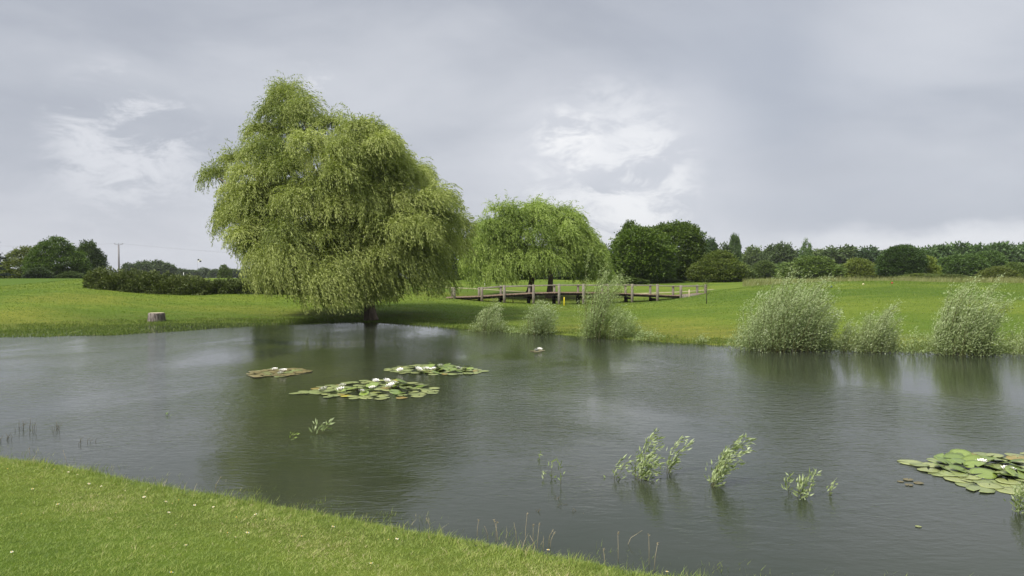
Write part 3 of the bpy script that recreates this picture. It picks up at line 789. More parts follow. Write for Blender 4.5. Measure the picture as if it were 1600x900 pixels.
# --- front row on the right
tree('shrub', 1066, 405, 62, 92, 'shrub', (1.1, 1.2, 1.05), 'neat dome bush between round trees and the olive tree', 1, cat='bush')
tree('broadleaf_tree', 1121, 393, 76, 84, 'shrub', (1.4, 1.3, .85), 'broad olive tree right of the bridge end', 2)
tree('broadleaf_tree', 1152, 410, 44, 98, 'shrub', MIDG, 'mid green bush tree behind right of the olive tree', 1)
tree('conifer_like_tree', 1112, 376, 26, 150, 'lumpy', (.62, .75, .95), 'small dark tree top showing over the olive tree', 0)
tree('broadleaf_tree', 1133, 384, 26, 155, 'tall', DARK, 'dark tree left of the slim poplar in the far row', 0)
tree('poplar', 1148, 370, 20, 160, 'narrow', (1.0, 1.15, 1.25), 'slim upright poplar rising over the far row', 1)
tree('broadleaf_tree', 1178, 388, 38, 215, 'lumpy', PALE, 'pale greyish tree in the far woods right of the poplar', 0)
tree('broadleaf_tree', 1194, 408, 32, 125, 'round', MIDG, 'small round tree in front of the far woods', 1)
tree('broadleaf_tree', 1225, 383, 40, 190, 'lumpy', HAZE_BLUE, 'dark bluish twin-topped tree in the far woods', 0)
tree('broadleaf_tree', 1205, 386, 34, 205, 'lumpy', HAZE_BLUE, 'dark bluish tree left of the twin-topped tree in the far woods', 0)
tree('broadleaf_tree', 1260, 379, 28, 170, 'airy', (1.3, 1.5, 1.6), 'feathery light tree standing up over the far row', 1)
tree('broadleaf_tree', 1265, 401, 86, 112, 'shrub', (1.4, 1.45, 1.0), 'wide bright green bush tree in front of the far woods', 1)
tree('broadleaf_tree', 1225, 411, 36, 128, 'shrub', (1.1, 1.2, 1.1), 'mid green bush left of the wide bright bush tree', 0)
tree('broadleaf_tree', 1312, 387, 74, 190, 'lumpy', HAZE_BLUE, 'wide dark bluish tree mass left of the dark round chestnut', 0)
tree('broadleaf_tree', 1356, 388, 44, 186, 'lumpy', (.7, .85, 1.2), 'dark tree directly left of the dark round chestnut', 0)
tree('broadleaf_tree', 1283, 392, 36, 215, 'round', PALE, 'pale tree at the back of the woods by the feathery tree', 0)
tree('broadleaf_tree', 1341, 404, 52, 116, 'tall', YEL, 'yellow-green cone-shaped tree behind the tall grass', 1)
tree('broadleaf_tree', 1376, 412, 40, 114, 'airy', YEL, 'loose yellow-green small tree left of the chestnut', 1)
tree('shrub', 1315, 414, 40, 120, 'shrub', MIDG, 'round green bush left of the yellow-green cone tree', 0, cat='bush')
tree('chestnut_tree', 1409, 384, 66, 108, 'round', (.62, .80, .66), 'large dark round chestnut behind the mown mound', 2)
tree('broadleaf_tree', 1447, 400, 40, 110, 'tall', (2.1, 1.9, 1.1), 'bright yellow-green tree right of the dark chestnut', 1)
tree('shrub', 1450, 427, 74, 96, 'shrub', (1.7, 1.6, 1.0), 'low olive bush at the foot of the bright tree', 1, cat='bush')
tree('broadleaf_tree', 1505, 399, 60, 125, 'round', (1.05, 1.25, 1.0), 'domed mid green tree in front of the right woods', 1)
tree('broadleaf_tree', 1543, 394, 48, 130, 'round', (1.0, 1.2, 1.0), 'rounded green tree right of the domed tree', 1)
for i, (px, top, wp) in enumerate([(1448, 388, 40), (1470, 386, 44), (1492, 382, 48), (1518, 387, 40), (1536, 385, 44), (1560, 383, 46), (1582, 383, 46), (1606, 384, 46), (1632, 383, 50), (1664, 385, 50), (1700, 383, 56), (1745, 385, 60)]):
    tree('broadleaf_tree', px, top, wp, 170 + 9 * (i % 4), ('lumpy', 'round')[i % 2], ((1.0, 1.2, 1.25), (.85, 1.05, 1.1))[i % 2], 'green tree in the continuous back row of the right woods', 0, 'back row of the right woods')
tree('shrub', 1490, 428, 50, 92, 'shrub', (1.4, 1.3, .95), 'low olive bush below the domed tree', 1, cat='bush')
tree('broadleaf_tree', 1560, 416, 50, 88, 'shrub', (1.5, 1.3, .95), 'olive bush tree behind the rightmost silver willow bush', 1)
tree('broadleaf_tree', 1592, 410, 46, 92, 'shrub', (1.3, 1.3, 1.0), 'green bush tree at the right edge behind the lawn', 1)
tree('broadleaf_tree', 1640, 412, 56, 92, 'shrub', (1.3, 1.25, 1.0), 'green bush tree outside the right edge', 0)
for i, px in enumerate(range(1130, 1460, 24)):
    tree('broadleaf_tree', px, 394 + (i * 7) % 5, 40, 235 + 9 * (i % 3), ('round', 'lumpy')[i % 2], HAZE_BLUE, 'bluish dark tree filling the rear of the middle woods', 0, BW)

# --- dark spruce behind the great willow, and a second tip at the left edge
def spruce(name, base, hgt, rad, label, rng, rows=26, z0=.12, skirt=0.0):
    o = tag(empty(name, base), label, 'tree')
    b = MB(); b.tube([(0, 0, -.1), (0, 0, hgt * .5), (0, 0, hgt)], [.2, .12, .02], 8)
    obj('trunk', b.me('spruce trunk', M_BARKD, True), o)
    VV = []
    for i in range(rows):
        t = i / (rows - 1); z = hgt * (z0 + (.99 - z0) * t) + rng.uniform(-.15, .15); r_ = rad * (1 - t) ** .85 + .15
        if z < skirt * hgt: r_ *= .42
        z_r = z
        for k in range(int(13 - 6 * t)):
            z = z_r + rng.normal() * hgt * .018
            an = rng.uniform(0, 6.28); L = r_ * rng.uniform(.75, 1.15)
            n_ = int(L * 26) + 6
            s = rng.random(n_) ** .8
            P0 = np.stack([np.cos(an) * s * L, np.sin(an) * s * L, z + L * (-.30 * s + .22 * s * s)], 1)
            P0 += rng.normal(size=P0.shape) * np.array([.16, .16, .07]) * (.4 + .6 * (1 - s))[:, None]
            dr = np.stack([np.cos(an) + rng.normal(size=n_) * .6, np.sin(an) + rng.normal(size=n_) * .6, rng.normal(size=n_) * .25 - .15], 1)
            V, _ = leaves(P0, dr, rng.uniform(.22, .42, n_), rng.uniform(.06, .10, n_), rng); VV.append(V)
    V = np.concatenate(VV)
    obj('crown', mesh('spruce crown', V, np.arange(len(V)).reshape(-1, 4), M_NEEDLE, tint=rng.random(len(V) // 4)), o)
    return o
rng = np.random.default_rng(77)
bs = on(424, 52)
spruce('spruce', bs, at(424, 196, 52).z - bs.z, 3.0, 'dark spruce half hidden behind the tall weeping willow', rng, 34, .13, .31)
bs = on(-26, 95)
spruce('spruce', bs, at(-26, 340, 95).z - bs.z, 2.6, 'dark spruce whose branch tips enter at the left photo edge', rng, 18)

# ------------------------------------------------------------------ hedges
def hedge(name, pts, hts, dep, label, colr, seed, dens=3400):
    r = np.random.default_rng(seed)
    pts = [Vector(p) for p in pts]; o = tag(empty(name, pts[0]), label, 'hedge')
    A = np.array([list(p - pts[0]) for p in pts]); seg = np.linalg.norm(np.diff(A, axis=0), axis=1); cum = np.concatenate([[0], np.cumsum(seg)])
    n = int(cum[-1] * dens)
    s = r.uniform(0, cum[-1], n); end = np.minimum(s, cum[-1] - s)
    q = np.stack([np.interp(s, cum, A[:, k]) for k in range(3)], 1); hh = np.interp(s, cum, hts)
    hh = hh * (1 + .05 * np.sin(s * 1.9 + .7) * np.sin(s * .63) + .04 * np.sin(s * 5.3) + .05 * np.sin(s * 11)) * np.clip(.62 + end * .7, 0, 1)
    an = r.uniform(-.15, math.pi + .15, n); rr = r.uniform(.45, 1.03, n) * (1 + .12 * np.sin(s * 4.1 + an * 5) + .08 * np.sin(s * 9.3 - an * 7))
    off = np.cos(an) * dep * rr * np.clip(.5 + end * .8, 0, 1); zz = np.clip(np.sin(an), 0, 1) ** .8 * hh * rr + .02
    q[:, 1] += off; q[:, 2] += zz
    gzv = ground_z(q[:, 0] + pts[0].x, q[:, 1] + pts[0].y) - pts[0].z
    q[:, 2] = np.maximum(q[:, 2], gzv + .01)
    d = np.stack([r.normal(size=n) * .6 + .1, np.cos(an) + r.normal(size=n) * .5, np.sin(an) * .9 + r.normal(size=n) * .5], 1)
    tw = r.random(n) < .04
    q[tw, 2] += r.uniform(0, .14, tw.sum()); d[tw, 2] += 1.2
    V, Fq = leaves(q, d, r.uniform(.08, .16, n), r.uniform(.05, .085, n), r, .1)
    f_ = obj('foliage', mesh('hedge foliage', V, Fq, M_HEDGE, tint=np.clip(r.normal(.45, .25, n) + .22 * np.sin(s * 2.3 + an * 2) * np.sin(s * .9), 0, 1)), o)
    f_.color = (*colr, 1)
    return o
hedge('hedge', [on(136, 48.6), on(200, 48.8), on(262, 49), on(335, 49.2)], [1.1, 1.14, 1.06, .84], 1.0, 'taller left stretch of clipped hedge along the far bank', (1.0, 1.0, 1.0), 4)
hedge('hedge', [on(325, 49.8), on(400, 50), on(455, 50.2), on(520, 50.6)], [.76, .78, .82, .8], .8, 'lower right stretch of hedge running under the weeping willow', (.85, .88, .9), 5)

# ------------------------------------------------------------------ silver willow bushes on the far shore
def shoots(rng, stems, leaf_l, step, bend, spread=.12, dens=2, side=.35):
    """stems: list of (base, height, lean xy). returns (stem MB, leaf V, tint)"""
    b = MB(); VV, TT = [], []
    for base, H, lean in stems:
        p = np.array(list(base), float); dr = np.array([lean[0], lean[1], 1.0]); dr /= np.linalg.norm(dr)
        n = max(4, int(H / step)); line = [p.copy()]
        gust = rng.normal(1, .3)
        for i in range(n):
            t = i / n
            dr = dr + np.array([bend * gust * t * t, 0, -.02 * t]) * (step / .1) * .3 / max(H, .4) + rng.normal(size=3) * .035
            dr /= np.linalg.norm(dr); p = p + dr * step; line.append(p.copy())
        rad = .0045 * max(H, .5) + .001
        ids = list(range(0, n + 1, max(1, n // 5)))
        if ids[-1] != n: ids.append(n)
        b.tube([line[i] for i in ids], [rad * (1 - .8 * i / n) for i in ids], 4, cap=False)
        L = np.array(line)
        st = max(1, int(.12 * n))
        j = np.repeat(np.arange(st, n), dens)
        q = L[j] + (L[np.minimum(j + 1, n)] - L[j]) * rng.random((len(j), 1))
        tw = rng.normal(size=q.shape) * spread * (.35 + .65 * (1 - (j / n))[:, None]) * (rng.random((len(j), 1)) ** .7)
        q = q + tw
        ax = (L[np.minimum(j + 1, n)] - L[j]) / step
        d = ax * .6 + tw / (spread + 1e-6) * side + rng.normal(size=q.shape) * .42 + np.array([.42 * bend, 0, .05])
        V, _ = leaves(q, d, leaf_l * rng.uniform(.6, 1.2, len(j)), leaf_l * .23 * rng.uniform(.8, 1.25, len(j)), rng, .1)
        VV.append(V); TT.append(np.clip(rng.normal(.48, .17, len(j)) + .25 * (j / n - .5) + rng.normal(0, .13), 0, 1))
    return b, np.concatenate(VV), np.concatenate(TT)
def silver_bush(loc, profile, rng, label, n, leaf_l=.074, colr=(1, 1, 1), dens=6, depth=.55, step=.055, spread=.2, bend=.95, group=None, D_=None, base_y=None):
    """profile: (column, top row) pairs giving the bush's outline"""
    pc = np.array([p[0] for p in profile], float); pt = np.array([p[1] for p in profile], float)
    pc = (pc - pc.mean()) * 1.07 + pc.mean(); x0, x1 = pc[0], pc[-1]; xc = (x0 + x1) / 2
    D_ = loc[1]; o = tag(empty('silver_willow_bush', loc), label, 'bush', group)
    stems = []
    half = (x1 - x0) / 2 * D_ / F
    for k in range(n):
        c_ = rng.uniform(x0 + 2, x1 - 2)
        top = np.interp(c_, pc, pt)
        zt = at(c_, top, D_).z
        H = max(.12, (zt - max(loc[2], 0)) * (rng.uniform(.25, 1.0) ** .75))
        xe = (c_ - 800) / F * D_ - loc[0]
        xb = xe * rng.uniform(.45, .85) - .10 * H
        yb = rng.uniform(-1, 1) * depth * half * math.sqrt(max(.05, 1 - (xe / (half + .01)) ** 2))
        stems.append(((xb, yb * .7, max(-.05, gz(loc[0] + xb, D_ + yb * .7) - loc[2]) - .02), H, ((xe - xb) / H * .75, (yb * .4) / H)))
    for q in range(1, len(pc) - 1):
        if pt[q] < pt[q - 1] and pt[q] <= pt[q + 1]:
            for _ in range(max(2, n // 30)):
                c_ = pc[q] + rng.normal() * 3; H = max(.15, (at(c_, pt[q], D_).z - max(loc[2], 0)) * rng.uniform(.86, 1.1))
                xe = (c_ - 800) / F * D_ - loc[0]; xb = xe - .16 * H + rng.normal() * .05
                stems.append(((xb, rng.normal() * .1, max(-.05, gz(loc[0] + xb, D_) - loc[2]) - .02), H, ((xe - xb) / H * .5, rng.normal() * .05)))
    b, V, T = shoots(rng, stems, leaf_l, step, bend, spread, dens)
    if n > 40: obj('stems', b.me('bush stems', M_TWIG, True), o)
    else:
        for st_ in b.V:
            sb = MB(); sb.add(st_, [(i * 4 + q, i * 4 + (q + 1) % 4, i * 4 + 4 + (q + 1) % 4, i * 4 + 4 + q) for i in range(len(st_) // 4 - 1) for q in range(4)])
            obj('stem', sb.me('bush stem', M_TWIG, True), o)
    f_ = obj('foliage', mesh('bush foliage', V, np.arange(len(V)).reshape(-1, 4), M_SILVER, tint=T), o)
    f_.color = (*colr, 1)
    return o
rng = np.random.default_rng(31)
def shore_pt(px, py): 
    p = P(px, py, .0); return (p.x, p.y, 0.0)
silver_bush(shore_pt(763, 518), [(730, 512), (740, 490), (752, 468), (765, 461), (778, 474), (790, 500), (797, 514)], rng, 'small silver willow bush left of its twin, in front of the bridge', 75)
silver_bush(shore_pt(842, 522), [(808, 516), (817, 490), (828, 465), (842, 458), (858, 470), (868, 490), (874, 514)], rng, 'small silver willow bush left of the tallest one, in front of the bridge', 75, colr=(.92, .95, .95))
silver_bush(shore_pt(946, 528), [(902, 522), (910, 495), (918, 455), (930, 414), (942, 392), (950, 410), (958, 450), (968, 470), (985, 478), (996, 492), (1004, 508), (1012, 522)], rng, 'tallest silver willow bush, hiding the middle of the bridge', 170, colr=(.95, 1.0, .85))
silver_bush(shore_pt(1015, 533), [(985, 525), (1000, 512), (1020, 515), (1042, 527)], rng, 'low trailing willow growth at the right foot of the tallest bush', 26, colr=(.95, 1, .9))
silver_bush(shore_pt(1094, 538), [(1082, 533), (1095, 522), (1107, 533)], rng, 'tiny silver willow tuft alone on the shore between two large bushes', 10)
silver_bush(shore_pt(800, 521), [(782, 517), (796, 508), (812, 516)], rng, 'low willow tuft between the two small silver bushes', 12, colr=(.95, 1, .9))
silver_bush(shore_pt(1225, 547), [(1138, 535), (1150, 500), (1165, 470), (1185, 448), (1210, 430), (1236, 414), (1250, 440), (1272, 422), (1290, 455), (1305, 480), (1315, 515), (1322, 540)], rng, 'widest silver willow bush with two pointed tips on the right shore', 330, leaf_l=.076, colr=(1.0, 1.02, 1.0))
silver_bush(shore_pt(1325, 549), [(1308, 540), (1320, 495), (1332, 490), (1343, 520), (1350, 542)], rng, 'slim willow growth wedged against the right side of the widest bush', 30)
silver_bush(shore_pt(1372, 550), [(1330, 540), (1344, 498), (1362, 474), (1384, 455), (1398, 486), (1406, 516), (1414, 544)], rng, 'medium silver willow bush between the two largest right bushes', 125)
silver_bush(shore_pt(1430, 552), [(1402, 546), (1416, 520), (1432, 505), (1446, 518), (1458, 546)], rng, 'sparse low willow growth left of the rightmost tall bush', 24, colr=(.95, 1, .85))
silver_bush(shore_pt(1512, 554), [(1448, 545), (1455, 500), (1470, 470), (1488, 445), (1506, 422), (1520, 470), (1535, 458), (1549, 428), (1558, 470), (1568, 510), (1578, 546)], rng, 'tall silver willow bush with two whipped tips near the right edge', 215, leaf_l=.076, colr=(1.02, 1.04, 1.0))
silver_bush(shore_pt(1592, 556), [(1572, 548), (1584, 520), (1600, 500), (1620, 530), (1635, 550)], rng, 'low willow growth cut by the right photo edge', 34)

# ------------------------------------------------------------------ willow shoots standing in the water
def water_shoot(px, py, tips, label, rng, leaf_l=.075, dens=3, bend=1.2, colr=(1.05, 1.06, 1.05), group=None, spread=.052):
    base = P(px, py); o = tag(empty('willow_shoot', base), label, 'plant', group)
    stems = []
    for bx, by, tx, ty in tips:
        b0 = P(bx, by); tp = at(tx, ty, b0.y)
        H = (tp - b0).length; dx = tp.x - b0.x
        stems.append(((b0.x - base.x, b0.y - base.y, -.03), H + .03, (dx / max(tp.z, .05) * .62, rng.uniform(-.1, .1))))
    b, V, T = shoots(rng, stems, leaf_l, .022, bend, spread, dens, .5)
    for k, st_ in enumerate(b.V):
        sb = MB(); nf = st_.shape[0]; sb.add(st_, [(i * 4 + q, i * 4 + (q + 1) % 4, i * 4 + 4 + (q + 1) % 4, i * 4 + 4 + q) for i in range(nf // 4 - 1) for q in range(4)])
        obj('stem', sb.me('shoot stem', M_TWIG, True), o)
    f_ = obj('leaves', mesh('shoot leaves', V, np.arange(len(V)).reshape(-1, 4), M_SILVER, tint=T), o)
    f_.color = (*colr, 1)
rng = np.random.default_rng(41)
water_shoot(1005, 748, [(990, 742, 1034, 678), (996, 748, 1024, 690), (1000, 750, 1022, 708), (1005, 750, 1030, 720), (1010, 751, 1016, 715), (998, 749, 1010, 705), (992, 746, 994, 706), (1008, 750, 1028, 735), (1002, 751, 1006, 722), (994, 748, 1045, 690)], 'thickest clump of leaning willow shoots in the near water', rng)
water_shoot(965, 748, [(959, 749, 970, 712), (961, 749, 985, 720)], 'thin sprig left of the thickest clump of shoots in water', rng, dens=2)
water_shoot(1042, 737, [(1041, 738, 1068, 678), (1043, 739, 1078, 692), (1042, 738, 1056, 718)], 'slim leaning shoot right of the thickest clump in the water', rng)
water_shoot(1112, 758, [(1111, 760, 1155, 676), (1113, 762, 1163, 690), (1110, 755, 1148, 688), (1112, 756, 1180, 690), (1112, 758, 1140, 706), (1115, 757, 1160, 722), (1113, 760, 1136, 735), (1109, 752, 1128, 712)], 'tall bent willow shoot alone in the near water, leaning right', rng)
water_shoot(1256, 776, [(1246, 776, 1252, 744), (1250, 777, 1268, 742), (1254, 778, 1262, 750), (1258, 778, 1279, 738), (1252, 778, 1244, 750), (1232, 770, 1236, 742)], 'short tufted shoots in the water right of the tall bent one', rng, bend=.5)
water_shoot(1297, 772, [(1295, 773, 1304, 748), (1298, 774, 1292, 752)], 'tiny sprig right of the short tufted shoots', rng, bend=.5, dens=1)
water_shoot(866, 745, [(862, 748, 860, 718), (876, 756, 874, 722), (850, 748, 848, 738), (843, 718, 842, 707)], 'sparse upright sprigs in the water left of the thickest clump', rng, bend=.2, dens=1)
water_shoot(498, 678, [(492, 678, 490, 660), (497, 679, 508, 660), (501, 678, 517, 658), (504, 677, 514, 664), (496, 679, 500, 668)], 'pale tufted sprig in the water below the largest lily patch', rng, leaf_l=.10, dens=1, bend=.5, colr=(1.2, 1.2, 1.3))
water_shoot(455, 686, [(450, 688, 460, 672), (454, 688, 467, 676)], 'green drooping sprig left of the pale tufted one', rng, leaf_l=.08, dens=1, bend=.8, colr=(.9, 1, .55))
water_shoot(262, 648, [(256, 648, 262, 645), (261, 648, 266, 645)], 'scrap of green floating alone on the left water', rng, leaf_l=.08, dens=1, bend=.6, colr=(.7, .9, .5))
water_shoot(1592, 800, [(1588, 798, 1580, 765), (1593, 800, 1590, 750), (1598, 802, 1606, 745), (1602, 800, 1618, 756), (1590, 800, 1600, 770), (1605, 800, 1630, 750)], 'willow shoot in front of the near lily patch at the right edge', rng, bend=.3)

# dark spikes of drowned weeds, left and centre
M_WEED = bark_mat('drowned weed', (.07, .065, .035), (.17, .14, .08), 30)
def weed(spots, label, rng, h=(.10, .22), group=None):
    p0 = P(*spots[0]); o = tag(empty('water_weed', p0), label, 'plant', group)
    for px, py in spots:
        p = P(px, py) - p0; b = MB()
        for _ in range(3):
            H = rng.uniform(*h); q = p + Vector((rng.uniform(-.06, .06), rng.uniform(-.06, .06), -.03))
            b.tube([q, q + Vector((rng.uniform(-.02, .03), 0, H * .55)), q + Vector((rng.uniform(-.02, .07), 0, H))], [.003, .0026, .001], 4)
        obj('spike', b.me('weed spike', M_WEED), o)
weed([(8, 688), (14, 687), (2, 690)], 'green-brown weed tuft at the left edge of the near water', rng, (.08, .14))
weed([(33, 670), (38, 668), (50, 672), (52, 678), (28, 674)], 'dark weed spikes in water near the left edge', rng)
weed([(84, 672), (88, 676), (92, 670)], 'dark weed spikes right of the other spikes near the left edge', rng)
weed([(127, 694), (142, 692)], 'two short dark weed spikes by the near left shore', rng, (.08, .16))
weed([(862, 780), (880, 790), (905, 800), (838, 800), (870, 778)], 'dark weed tips poking up between near shore and sprigs', rng, (.03, .07))

# ------------------------------------------------------------------ water lilies
m, g = mat('lily pad')
oi = g.n('ShaderNodeObjectInfo'); tcn = g.n('ShaderNodeTexCoord')
nz = g.noise(tcn.outputs['Object'], 9, 5, .6)
c = g.mix(g.rng(nz, .35, .7), (0.165, 0.205, 0.065), (0.235, 0.27, 0.105))
c = g.mix(1.0, c, oi.outputs['Color'], 'MULTIPLY')
bmp = g.n('ShaderNodeBump'); bmp.inputs['Strength'].default_value = .4; bmp.inputs['Distance'].default_value = .01; g.link(nz, bmp.inputs['Height'])
g.link(principled(g, c, .32, .5, bmp.outputs[0]), g.out.inputs[0])
M_PAD = m
m, g = mat('lily petal'); g.link(principled(g, (.80, .79, .74), .5, .3), g.out.inputs[0]); M_PETAL = m
m, g = mat('lily stamen'); g.link(principled(g, (.75, .50, .05), .6, .2), g.out.inputs[0]); M_STAMEN = m
def pad_mesh(name, rng, curl):
    n = 22; V = [(0, 0, .004)]; rings = 3
    for r_ in range(1, rings + 1):
        for k in range(n):
            an = .16 + (2 * math.pi - .32) * k / (n - 1)
            rr = r_ / rings * (1 + .035 * math.sin(3 * an + rng.uniform(0, 6)) * (r_ == rings))
            z = .004 + curl * (r_ / rings) ** 3 * (.5 + .5 * math.sin(an * 2 + curl * 40)) + .006 * math.sin(an * 5) * (r_ / rings)
            V.append((rr * math.cos(an), rr * math.sin(an), z))
    Fs = MB()
    fa = [(0, 1 + k, 2 + k) for k in range(n - 1)]
    fb = [(1 + (r_ - 1) * n + k, 1 + r_ * n + k, 2 + r_ * n + k, 2 + (r_ - 1) * n + k) for r_ in range(1, rings) for k in range(n - 1)]
    # a thin underside so that the pad has a body
    m0 = len(V); V = V + [(x, y, z - .012) for x, y, z in V]
    ua = [(a_ + m0, c_ + m0, b_ + m0) for a_, b_, c_ in fa]; ub = [(a_ + m0, d_ + m0, c_ + m0, b_ + m0) for a_, b_, c_, d_ in fb]
    rim = [(1 + (rings - 1) * n + k, 1 + (rings - 1) * n + k + m0, 2 + (rings - 1) * n + k + m0, 2 + (rings - 1) * n + k) for k in range(n - 1)]
    return mesh(name, np.array(V), [np.array(fa + ua), np.array(fb + ub + rim)], M_PAD, smooth=True)
prn = random.Random(9)
PADS = [pad_mesh('lily pad', prn, c_) for c_ in (0.0, .02, .05, .16, .28)]
def flower_meshes():
    V = []; Fq = []; n = 0
    for ring, (cnt, tilt, L) in enumerate(((8, .35, 1.0), (8, .8, .95), (6, 1.15, .8))):
        for k in range(cnt):
            an = 2 * math.pi * (k + .5 * ring) / cnt; ca, sa = math.cos(an), math.sin(an)
            d = Vector((ca * math.cos(tilt), sa * math.cos(tilt), math.sin(tilt))); s_ = Vector((-sa, ca, 0)); up = d.cross(s_) * -1
            for t, wd in ((.08, .10), (.5, .24), (.85, .14), (1.02, .02)):
                p = d * L * t + Vector((0, 0, .25 * t * t * (ring == 0)))
                for sg in (-1, 1): V.append(list(p + s_ * wd * sg + Vector((0, 0, .05))))
            for j in range(3): Fq.append((n + j * 2, n + j * 2 + 1, n + j * 2 + 3, n + j * 2 + 2))
            n += 8
    fm = mesh('lily flower', np.array(V), np.array(Fq), M_PETAL, smooth=True)
    b = MB()
    for k in range(10):
        an = k * .63; b.tube([(0, 0, .05), (.14 * math.cos(an), .14 * math.sin(an), .42)], [.05, .03], 5)
    return fm, b.me('lily stamens', M_STAMEN)
FLW, STM = flower_meshes()
def in_poly(px, py, pol):
    ins = False; j = len(pol) - 1
    for i in range(len(pol)):
        if (pol[i][1] > py) != (pol[j][1] > py) and px < (pol[j][0] - pol[i][0]) * (py - pol[i][1]) / (pol[j][1] - pol[i][1]) + pol[i][0]: ins = not ins
        j = i
    return ins
def lily_patch(outline, n, flowers, cols, label, seed, r=(.095, .14), upright=(0, 0, 0), fr=.105):
    rnd = random.Random(seed)
    W_ = [P(*p) for p in outline]; cx = sum(p.x for p in W_) / len(W_); cy_ = sum(p.y for p in W_) / len(W_)
    o = tag(empty('water_lily', (cx, cy_, 0)), label, 'water lilies', 'water lily patches on the pond')
    pol = [(p.x, p.y) for p in W_]; placed = []
    x0, x1 = min(p[0] for p in pol), max(p[0] for p in pol); y0, y1 = min(p[1] for p in pol), max(p[1] for p in pol)
    tries = 0
    while len(placed) < n and tries < 12000:
        tries += 1
        x, y = rnd.uniform(x0, x1), rnd.uniform(y0, y1)
        if not in_poly(x, y, pol): continue
        mind = .145 - .06 * (tries / 12000)
        if any((x - a_) ** 2 + (y - b_) ** 2 < mind ** 2 for a_, b_ in placed): continue
        placed.append((x, y))
    ux, uy, ur = upright
    for i, (x, y) in enumerate(placed):
        rr = rnd.uniform(*r)
        up_ = ur > 0 and math.hypot(x - cx - ux, (y - cy_ - uy)) < ur and rnd.random() < .6
        me = PADS[rnd.choice((1, 2, 3))] if up_ else PADS[rnd.choice((0, 0, 1, 1, 2))]
        q = obj('lily_pad', me, o, (x - cx, y - cy_, .006 + .0015 * (i % 9) + (rnd.uniform(.01, .05) if up_ else 0)))
        tl = rnd.uniform(.08, .34) if up_ else rnd.uniform(0, .035)
        q.rotation_euler = (tl * rnd.choice((-1, 1)), tl * rnd.uniform(-1, 1), rnd.uniform(0, 6.28)); q.scale = (rr, rr * rnd.uniform(.9, 1.05), rr)
        c_ = rnd.choices(cols[0], cols[1])[0]; k = rnd.uniform(.85, 1.12)
        if up_: c_ = (c_[0] * .68, c_[1] * .82, c_[2] * .45)
        q.color = (c_[0] * k, c_[1] * k, c_[2] * k, 1)
    for fx, fy in flowers:
        p = P(fx, fy, .05); fl = obj('flower', FLW, o, (p.x - cx, p.y - cy_, .045))
        s = fr * rnd.uniform(.8, 1.15); fl.scale = (s, s, s); fl.rotation_euler = (rnd.uniform(-.35, .1), rnd.uniform(-.2, .3), rnd.uniform(0, 6))
        obj('stamens', STM, fl)
    return o
GR, LG, RD, BR, YL = (1, 1, 1), (1.22, 1.15, 1.15), (1.3, .82, .6), (.95, .66, .75), (1.9, 1.4, .5)
lily_patch([(460, 616), (490, 607), (535, 598), (575, 594.5), (630, 595), (665, 602), (683, 607), (678, 616), (640, 622), (585, 625), (520, 622)], 100,
           [(506, 611), (532, 611), (535, 605), (587, 597), (566, 613.5), (582, 608), (604, 597), (616, 601), (607, 606), (611, 605)], ((GR, LG, RD, YL), (8, 6, 1.3, .2)), 'largest lily patch in mid pond, green pads and ten white flowers', 1, upright=(.1, .1, .9))
lily_patch([(602, 578), (625, 573), (652, 570.5), (690, 571), (730, 574), (762, 581), (735, 585), (680, 586), (630, 584)], 84,
           [(625, 580), (653, 579), (666, 579), (677, 578), (688, 574), (716, 577)], ((GR, LG, RD), (8, 5, .8)), 'lily patch right of the small reddish one, with raised green leaves', 2, upright=(.15, 0, .85))
lily_patch([(385, 588), (398, 580), (430, 577), (465, 576), (488, 581), (470, 584), (430, 590), (400, 590)], 46,
           [(429, 579), (443, 581), (438, 585), (440, 581)], ((BR, GR), (9, 1.5)), 'small brownish-purple lily patch with white flowers on the left', 3, r=(.10, .15))
lily_patch([(1424, 729), (1468, 718), (1520, 708), (1560, 710), (1640, 712), (1720, 722), (1720, 760), (1640, 768), (1560, 768), (1520, 765), (1500, 752), (1460, 742)], 96,
           [(1534, 724), (1573, 735), (1578, 735), (1650, 738)], ((GR, LG, YL, RD), (8, 6, .5, .4)), 'nearest lily patch at the right edge of the photo', 4, r=(.115, .16), upright=(-.1, .25, .6), fr=.075)
lily_patch([(1412, 724), (1425, 722), (1428, 727), (1415, 728)], 1, [], ((LG,), (1,)), 'single lily pad floating left of the nearest patch', 6, r=(.15, .16))
lily_patch([(832, 549), (838, 547), (850, 547), (851, 550), (836, 551)], 5, [(838, 548.5), (843, 547)], ((BR,), (1,)), 'few reddish pads with two white flowers near the far shore bushes', 7, r=(.09, .12), fr=.10)
lily_patch([(1400, 752), (1420, 750), (1452, 755), (1445, 760), (1410, 758)], 4, [], (((.60, .42, .44),), (1,)), 'faint reddish sunken pads below the nearest lily patch', 8, r=(.035, .06))
lily_patch([(1431, 821), (1437, 820), (1438, 824), (1432, 825)], 1, [], ((LG,), (1,)), 'lone pale leaf floating on the near right water', 9, r=(.03, .035))

